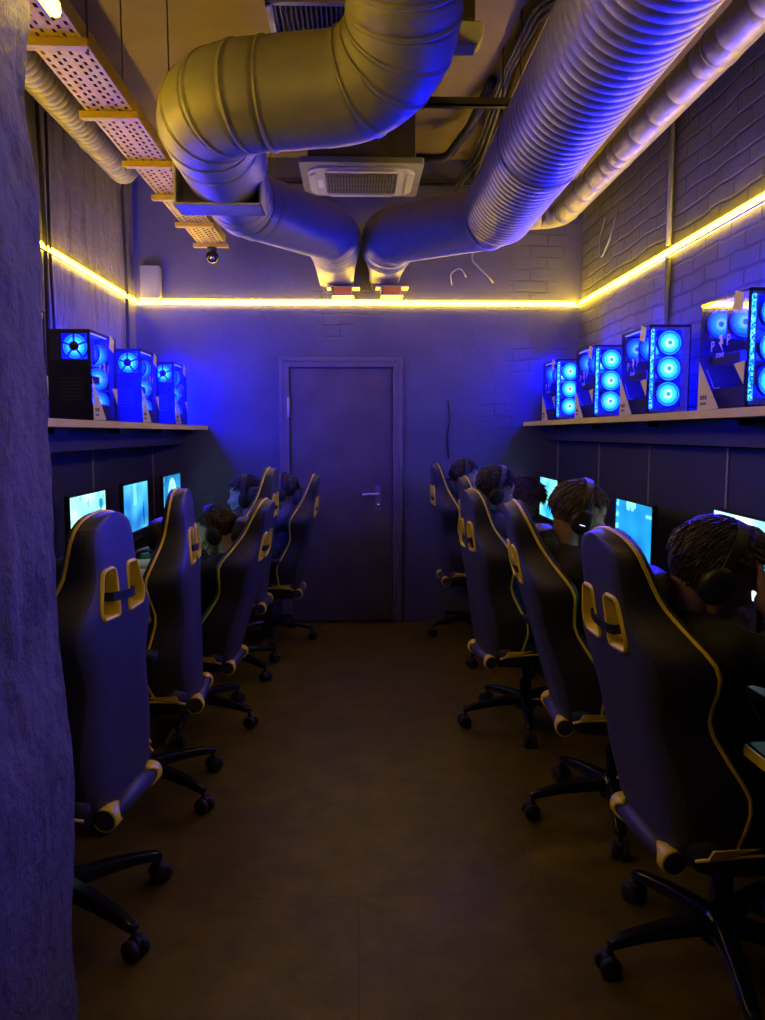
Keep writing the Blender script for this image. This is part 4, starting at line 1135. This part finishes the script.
def ik(a, b, l1, l2, pole):
    """elbow / knee between a and b, bent toward pole"""
    a, b = Vector(a), Vector(b); d = b - a; L = min(d.length, (l1 + l2) * .995); d.normalize()
    x = (l1 * l1 - l2 * l2 + L * L) / (2 * L); h = math.sqrt(max(l1 * l1 - x * x, 0)); p = Vector(pole); p = (p - d * p.dot(d)).normalized()
    return a + d * x + p * h, a + d * L

def hand(bm, wrist, fwd, up, side, curl=.5, sc=1.0, down=False):
    """palm and five separate bent fingers; side is the thumb direction; up is the back of the hand"""
    w = Vector(wrist); f = Vector(fwd).normalized(); u = Vector(up); u = (u - f * u.dot(f)).normalized(); s = Vector(side); s = (s - f * s.dot(f) - u * s.dot(u)).normalized()
    L = .09 * sc
    for k in range(4):
        o = (.027 - .018 * k) * sc
        capsule(bm, w + f * .012 + s * o * .7, w + f * L * (1 - .05 * abs(k - 1)) + s * o, .0135 * sc, .0115 * sc, 10)
    lens = (.072, .08, .075, .06)
    for k in range(4):
        o = (.030 - .020 * k) * sc; p = w + f * L * (1 - .05 * abs(k - 1)) + s * o; a = 0; d = f
        for j, fr in enumerate((.45, .32, .25)):
            a += curl * (.55, .8, .6)[j]; d = (f * math.cos(a) - u * math.sin(a) + s * (.10 - .07 * k) * .6).normalized(); q = p + d * lens[k] * fr * sc
            capsule(bm, p, q, (.0092 - .0008 * j) * sc, (.0086 - .0009 * j) * sc, 9); p = q
    p = w + f * .025 * sc + s * .026 * sc; d = (f * .62 + s * .78 - u * .15).normalized(); q = p + d * .042 * sc; capsule(bm, p, q, .0125 * sc, .0105 * sc, 9)
    d = (f * .85 + s * .42 - u * .3).normalized(); r_ = q + d * .032 * sc; capsule(bm, q, r_, .0102 * sc, .0095 * sc, 9); capsule(bm, r_, r_ + (d - u * .3).normalized() * .024 * sc, .0093 * sc, .008 * sc, 9)

def head_shapes(bm, H):
    """H: 4x4 head frame, x to the face, z to the crown, origin between the ears"""
    R3 = H.to_3x3()
    def E(c, r, rot=None): ellipsoid(bm, H @ Vector(c), r, R3 @ rot if rot is not None else R3, 24, 16)
    E((-.012, 0, .035), (.097, .076, .088)); E((.018, 0, .005), (.074, .068, .098)); E((.040, 0, -.048), (.048, .054, .060)); E((.066, 0, -.088), (.022, .030, .022))
    E((.055, 0, .040), (.038, .056, .040)); E((.072, 0, .020), (.022, .046, .010)); E((-.03, 0, -.035), (.06, .056, .06))
    for sy in (-1, 1):
        E((.066, sy * .033, -.022), (.024, .024, .022)); E((-.006, sy * .076, -.012), (.020, .008, .031), Euler((0, 0, sy * .35)).to_matrix()); E((.0, sy * .074, -.032), (.010, .007, .012))
    capsule(bm, H @ Vector((.084, 0, .012)), H @ Vector((.107, 0, -.026)), .008, .0115, 12); E((.100, .010, -.029), (.011, .008, .007)); E((.100, -.010, -.029), (.011, .008, .007))
    E((.086, 0, -.052), (.011, .024, .0065)); E((.085, 0, -.063), (.012, .021, .007))

def hair(name, H, m, parent, loc, seed, length=.035, fringe=0.0, n=650, nape=-.055, density_front=.5, messy=.35, wid=1.0, vol=1.0, low=52):
    rg = random.Random(seed); bm = BM(); R3 = H.to_3x3(); c0 = Vector((-.012, 0, .032)); rad = Vector((.105, .084, .096)) * vol
    # close cap
    cap = []; NU, NV = 36, 16
    def edge_el(a):    # lowest elevation (radians) of the hair at azimuth a (0 = face)
        ca = math.cos(a); return R(38) if ca > .75 else (R(38) + (R(-8) - R(38)) * min(1, (.75 - ca) / .6) if ca > .15 else R(-8) + (R(-low) - R(-8)) * min(1, (.15 - ca) / .7))
    def pt(a, e, k=1.0): 
        v = Vector((rad.x * math.cos(e) * math.cos(a), rad.y * math.cos(e) * math.sin(a), rad.z * math.sin(e)))
        if e < 0: v.z *= 1.05; 
        if e < 0: v.x *= 1 - .10 * min(1, -e); v.y *= 1 - .08 * min(1, -e)
        return c0 + v * k
    rows = []
    for j in range(NV + 1):
        t = j / NV; row = []
        for i in range(NU):
            a = 2 * PI * i / NU; e0 = edge_el(a); e = e0 + (PI / 2 - .02 - e0) * t
            k = 1.0 + (.012 if j else -.05) + noise.noise(Vector((math.cos(a) * 2.5 + seed, math.sin(a) * 2.5, e * 2.5))) * .03
            row.append(bm.verts.new(H @ pt(a, e, k)))
        rows.append(row)
    for a, b in zip(rows, rows[1:]):
        for i in range(NU): bm.faces.new((a[i], a[(i + 1) % NU], b[(i + 1) % NU], b[i]))
    bm.faces.new(rows[-1])
    # locks
    for q in range(n):
        a = rg.uniform(0, 2 * PI); e0 = edge_el(a); e = e0 + (PI / 2 - e0) * (rg.random() ** .9)
        p = pt(a, e, .995); nrm = Vector((math.cos(e) * math.cos(a) / rad.x, math.cos(e) * math.sin(a) / rad.y, math.sin(e) / rad.z)).normalized()
        flow = Vector((-.25, 0, -1)) if math.cos(a) < .3 else Vector((.9, .2 * math.sin(a), -.25)); flow = (flow - nrm * flow.dot(nrm)); flow = flow.normalized() if flow.length > .05 else Vector((-1, 0, 0))
        d = (flow + nrm * rg.uniform(.1, .1 + messy) + Vector((rg.uniform(-1, 1), rg.uniform(-1, 1), rg.uniform(-1, 1))) * .22).normalized()
        L = length * rg.uniform(.6, 1.2) * (.45 if e < R(-5) else 1.0); w = rg.uniform(.0035, .007) * wid
        if fringe and math.cos(a) > .45 and e > R(20): L += fringe * rg.uniform(.3, 1.0); d = (d + Vector((.5, 0, .15))).normalized()
        bend = (d - nrm * .5).normalized(); P = [p, p + d * L * .5, p + d * L * .5 + bend * L * .5]
        sweep(bm, [H @ v for v in P], [w, w * .8, .0006], 5)
    return obj(name, bm, m, parent, smooth=True, loc=loc)

def headset(H, label, i, light=False):
    """closed-back headset; its own object resting on the head"""
    rt = bpy.data.objects.new('gaming_headset', None); C.objects.link(rt); rt.matrix_world = H; rt.empty_display_size = .05
    tag(rt, label, 'headset', 'black headsets worn by the players')
    bm = BM(); P = []
    for k in range(19):
        t = PI * k / 18; P.append((-.008, .099 * math.cos(t), .002 + .137 * math.sin(t) ** .85))
    n = len(P); prev = None
    for k in range(n):
        p = Vector(P[k]); d = (Vector(P[min(k + 1, n - 1)]) - Vector(P[max(k - 1, 0)])).normalized(); nn = Vector((0, -d.z, d.y)); th = .004 + .003 * math.sin(PI * k / (n - 1)); wd = .010 + .006 * math.sin(PI * k / (n - 1))
        row = [bm.verts.new(p + Vector((sx * wd, 0, 0)) + nn * sn * th) for sx, sn in ((-1, -1), (1, -1), (1, 1), (-1, 1))]
        if prev:
            for q in range(4): bm.faces.new((prev[q], prev[(q + 1) % 4], row[(q + 1) % 4], row[q]))
        else: bm.faces.new(row)
        prev = row
    bm.faces.new(prev); obj('headband', bm, M['black_plastic'], rt, smooth=True, bevel=.002)
    for sy in (-1, 1):
        bm = BM(); pr = [(.012, .112), (.030, .111), (.041, .104), (.043, .096), (.041, .088)]
        rings = []
        for rr, h in pr: rings.append([bm.verts.new((-.004 + rr * .92 * math.cos(2 * PI * k / 24), sy * h, -.014 + rr * 1.15 * math.sin(2 * PI * k / 24))) for k in range(24)])
        for a, b in zip(rings, rings[1:]):
            for k in range(24): bm.faces.new((a[k], a[(k + 1) % 24], b[(k + 1) % 24], b[k]))
        bm.faces.new(rings[0]); bm.faces.new(rings[-1]); cup = obj('ear_cup', bm, M['black_plastic'], rt, smooth=True)
        bm = BM(); tor = []
        for k in range(24):
            a = 2 * PI * k / 24; tor.append((-.004 + .031 * math.cos(a), sy * .083, -.014 + .039 * math.sin(a)))
        sweep(bm, tor, .0105, 8, closed=True); obj('ear_cushion', bm, M['rubber'], cup, smooth=True)
        if light:
            bm = BM(); cbox(bm, (-.004, sy * .1125, -.026), (.020, .0016, .003)); obj('light_mark', bm, M['white_bar'], cup)
    bm = BM(); sweep(bm, fillet([(.015, .098, -.035), (.05, .092, -.065), (.092, .055, -.078)], .03), .0035, 8); ellipsoid(bm, (.095, .052, -.079), (.011, .008, .008)); obj('microphone', bm, M['black_plastic'], rt, smooth=True)
    return rt

def make_person(i, cx, cy, cyaw, h, head, hyaw, hpitch, hroll, label, top, top_m, trousers='jeans', hair_m='hair_dark', hair_kw=None, skin='skin', near=False, pose=None, sc=1.0, hs=None, hs_light=False):
    """cx,cy,cyaw: the chair; head: world point between the ears; angles in degrees"""
    fw = Vector((math.cos(R(cyaw)), math.sin(R(cyaw)), 0)); lf = Vector((-fw.y, fw.x, 0)); up = Vector((0, 0, 1)); base = Vector((cx, cy, 0))
    H = Matrix.Translation(Vector(head)) @ Euler((R(hroll), -R(hpitch), R(hyaw)), 'XYZ').to_matrix().to_4x4() @ Matrix.Diagonal((sc, sc, sc, 1))
    Hr = Matrix.Translation(Vector(head)) @ Euler((R(hroll), -R(hpitch), R(hyaw)), 'XYZ').to_matrix().to_4x4()
    org = base + up * (.5 + h)
    pel = base + fw * .03 + up * (.605 + h)
    hd = Vector(head); neck_top = Hr @ Vector((-.025, 0, -.065))
    nb = neck_top - up * .085 - fw * .025 - (Hr.to_3x3() @ Vector((.015, 0, 0)))
    ch = pel.lerp(nb, .62) - fw * .035; wa = pel.lerp(nb, .28) - fw * .03
    shl = nb - up * .045
    # shoulders
    SH = {s: shl + lf * s * .155 + fw * .05 for s in (-1, 1)}
    pose = pose or {}
    WR, EL, HF = {}, {}, {}
    for s in (-1, 1):
        tgt = pose.get(('wrist', s), base + fw * min(.40, (1.26 - abs(cx))) + lf * s * .15 + up * .812)
        EL[s], WR[s] = ik(SH[s], tgt, .285, .25, pose.get(('pole', s), -up * 1.0 + lf * s * .55 - fw * .3)); HF[s] = pose.get(('fwd', s), fw)
    HP = {s: pel + lf * s * .09 - up * .01 for s in (-1, 1)}
    KN = {s: base + fw * .46 + lf * s * .13 + up * (.56 + h) for s in (-1, 1)}
    AN = {s: base + fw * .44 + lf * s * .14 + up * .095 for s in (-1, 1)}
    def shift(bm):
        bmesh.ops.translate(bm, verts=bm.verts[:], vec=-org); return bm
    def torso(bm, g):
        ang = Matrix((fw, lf, up)).transposed()
        def el(c, r): ellipsoid(bm, c, [k + g for k in r], ang, 20, 14)
        el(pel, (.105, .155, .105)); el(pel.lerp(wa, .6), (.10, .145, .11)); el(wa, (.098, .142, .12)); el(wa.lerp(ch, .5), (.10, .15, .12)); el(ch, (.112, .165, .13)); el(ch.lerp(shl, .55), (.10, .165, .11))
        capsule(bm, SH[-1], SH[1], .062 + g, .062 + g, 16); capsule(bm, nb - up * .03 + lf * .03, SH[1] + up * .01, .055 + g, .052 + g); capsule(bm, nb - up * .03 - lf * .03, SH[-1] + up * .01, .055 + g, .052 + g)
    # ---- body: one continuous surface
    bm = BM(); torso(bm, 0)
    capsule(bm, nb - up * .04, neck_top, .060, .055, 18); head_shapes(bm, H)
    for s in (-1, 1):
        capsule(bm, SH[s], EL[s], .050, .041); capsule(bm, EL[s], EL[s].lerp(WR[s], .35), .041, .040); capsule(bm, EL[s].lerp(WR[s], .35), WR[s], .040, .026)
        hand(bm, WR[s], HF[s], pose.get(('up', s), up), pose.get(('thumb', s), -lf * s), pose.get(('curl', s), .35))
        capsule(bm, HP[s], KN[s], .082, .058); capsule(bm, KN[s], AN[s].lerp(KN[s], .6), .056, .055); capsule(bm, AN[s].lerp(KN[s], .6), AN[s], .055, .036); capsule(bm, AN[s], AN[s] + fw * .16 - up * .055, .036, .026)
    body = remeshed('person', shift(bm), M[skin], .0052 if near else .007, None, 4, loc=org)
    tag(body, label, 'person')
    # ---- clothes
    bm = BM(); torso(bm, .014)
    for s in (-1, 1):
        if top == 'tee':
            e = SH[s].lerp(EL[s], .72); capsule(bm, SH[s], e, .066, .062)
        else:
            capsule(bm, SH[s], EL[s], .068, .056); capsule(bm, EL[s], WR[s].lerp(EL[s], .04), .056, .040)
    if top == 'hoodie':
        Rh = Hr.to_3x3()
        hc = nb - fw * .055 + up * .01
        for k in range(-3, 4): ellipsoid(bm, hc + lf * k * .03 - fw * (.012 * (3 - abs(k))) + up * (.02 - .004 * abs(k)), (.045, .04, .045))
        for s in (-1, 1): capsule(bm, nb + lf * s * .075 + up * .0, nb + fw * .085 + lf * s * .03 - up * .075, .034, .022)
    else:
        capsule(bm, nb - up * .045, nb - up * .005 + fw * .004, .074, .066, 18)
    remeshed('hoodie' if top == 'hoodie' else 't_shirt', shift(bm), M[top_m], .009, body, 3, wrinkle=.005, seed=i)
    bm = BM()
    ang = Matrix((fw, lf, up)).transposed(); ellipsoid(bm, pel - up * .015, (.122, .172, .105), ang); 
    for s in (-1, 1):
        capsule(bm, HP[s], KN[s], .094, .070); capsule(bm, KN[s], AN[s] + up * .02, .070, .050)
    remeshed('trousers', shift(bm), M[trousers], .011, body, 3, wrinkle=.004, seed=i + 5)
    for s in (-1, 1):
        bm = BM(); a = AN[s]; ellipsoid(bm, a - up * .035 + fw * .0, (.055, .046, .05), ang); ellipsoid(bm, a - up * .058 + fw * .085, (.105, .046, .036), ang)
        for v in bm.verts: v.co.z = max(v.co.z, .022)
        so = remeshed('shoe', shift(bm), M['shoe'], .007, body, 2)
        bm = BM(); prism(bm, round_poly([(-.058, -.045), (.19, -.042), (.19, .042), (-.058, .045)], .04), 2, .002, .026)
        bmesh.ops.transform(bm, matrix=Matrix.Translation(Vector((a.x, a.y, 0)) - org) @ Matrix((fw, lf, up)).transposed().to_4x4(), verts=bm.verts[:]); obj('sole', bm, M['sole'], so)
    kw = dict(seed=i * 7 + 3); kw.update(hair_kw or {})
    Hl = Matrix.Translation(-org) @ H
    hair('hair', Hl, M[hair_m], body, (0, 0, 0), **kw)
    for sy in (-1, 1):
        bm = BM(); ellipsoid(bm, Hl @ Vector((.0765, sy * .031, .004)), (.0098 * sc,) * 3); eo = obj('eye', bm, M['eye'], body, smooth=True)
        bm = BM(); ellipsoid(bm, Hl @ Vector((.0838, sy * .031, .004)), (.0048 * sc,) * 3); obj('iris', bm, M['black_plastic'], eo, smooth=True)
        bm = BM(); sweep(bm, [Hl @ Vector(p) for p in ((.086, sy * .014, .022), (.087, sy * .03, .028), (.078, sy * .05, .024))], [.003, .0035, .0015], 6); obj('eyebrow', bm, M[hair_m], body, smooth=True)
    if hs: headset(H, hs, i, hs_light)
    return body
uv = Vector((0, 0, 1))
# right row, from the camera on
make_person(1, *CH[0][:3], CH[0][4], (.935, 1.965, 1.150), -14, -28, 0, 'dark haired man in a black tee leaning toward the screen, nearest on the right', 'tee', 'tee_black', near=True,
    sc=1.06, hair_kw=dict(length=.034, fringe=.06, n=2600, messy=.14, wid=.6, vol=1.10, low=62), hs='black headset on the nearest man in the black tee',
    pose={('wrist', -1): Vector((1.020, 1.865, 1.10)), ('pole', -1): Vector((1, -.15, -.3)), ('fwd', -1): Vector((-.05, .35, .9)), ('up', -1): Vector((.9, -.3, .3)), ('thumb', -1): Vector((.0, 1, -.2)), ('curl', -1): .9})
make_person(2, *CH[1][:3], CH[1][4], (.847, 2.90, 1.205), -4, -16, 0, 'player in a dark hoodie with a headset, second on the right beside the blue screen', 'hoodie', 'hoodie', near=True,
    hair_m='hair_ash', hair_kw=dict(length=.042, n=1600, messy=.2, wid=.7), hs='black headset with a small white mark on the hooded player', hs_light=True)
make_person(3, *CH[2][:3], CH[2][4], (.712, 3.93, 1.225), 2, -18, 8, 'dark haired player with tilted headset, third on the right', 'tee', 'shirt_navy', sc=.93, hair_kw=dict(length=.04, n=900, wid=.8), hs='headset on the third right player, tilted forward')
make_person(4, CH[3][0], CH[3][1], CH[3][2], CH[3][4], (1.035, 4.77, 1.09), 10, -36, 0, 'brown haired player bending low in front of the small cyan screen', 'tee', 'shirt_grey', hair_m='hair_brown', hair_kw=dict(length=.06, n=1500, messy=.9, wid=.7, vol=1.12), pose={('pole', -1): Vector((0, -1, .3)), ('pole', 1): Vector((0, 1, .3))})
make_person(5, *CH[4][:3], CH[4][4], (.800, 5.70, 1.188), 0, -8, 0, 'farthest player on the right, face lit cyan, next to the end wall', 'tee', 'tee_black', hair_kw=dict(length=.035, n=500), hs='headset on the farthest right player')
# left row
make_person(6, *CH[7][:3], CH[7][4], (-.722, 3.96, 1.015), 172, -22, 0, 'player in a black tee slumped low with bowed head, nearest on the left', 'tee', 'tee_black', skin='skin_screenlit', hair_kw=dict(length=.022, n=1200, messy=.15, wid=.6), hs='headset on the slumped player nearest on the left')
make_person(7, *CH[8][:3], CH[8][4], (-.700, 4.83, 1.120), 182, -4, 0, 'player in profile with screen-lit face and headset, middle one on the left', 'tee', 'shirt_navy', skin='skin_screenlit', hair_kw=dict(length=.04, n=900, wid=.8), hs='headset on the player with screen-lit face on the left')
make_person(8, *CH[9][:3], CH[9][4], (-.535, 5.64, 1.092), 165, -6, 0, 'farthest player on the left in a dark grey shirt, before the door frame', 'tee', 'shirt_grey', hair_kw=dict(length=.03, n=500), hs='headset on the farthest left player')

# ------------------------------------------------------------------ camera
w = bpy.data.worlds.new('World'); S.world = w; w.use_nodes = True
w.node_tree.nodes['Background'].inputs[0].default_value = (.0, .0, .0, 1)
w.node_tree.nodes['Background'].inputs[1].default_value = 0
F = 770.0
pit = math.atan(77 / F); yaw = math.atan(25.5 * math.cos(pit) / F)
f = Vector((math.sin(yaw) * math.cos(pit), math.cos(yaw) * math.cos(pit), -math.sin(pit)))
r = Vector((math.cos(yaw), -math.sin(yaw), 0)); u = r.cross(f)
cd_ = bpy.data.cameras.new('Camera'); co = bpy.data.objects.new('Camera', cd_); C.objects.link(co)
mw = Matrix((r, u, -f)).transposed().to_4x4(); mw.translation = Vector((0, 0, 1.52)); co.matrix_world = mw
cd_.sensor_fit = 'VERTICAL'; cd_.sensor_height = 36; cd_.sensor_width = 27; cd_.lens = 36 * F / 1020; cd_.clip_start = .02
S.camera = co
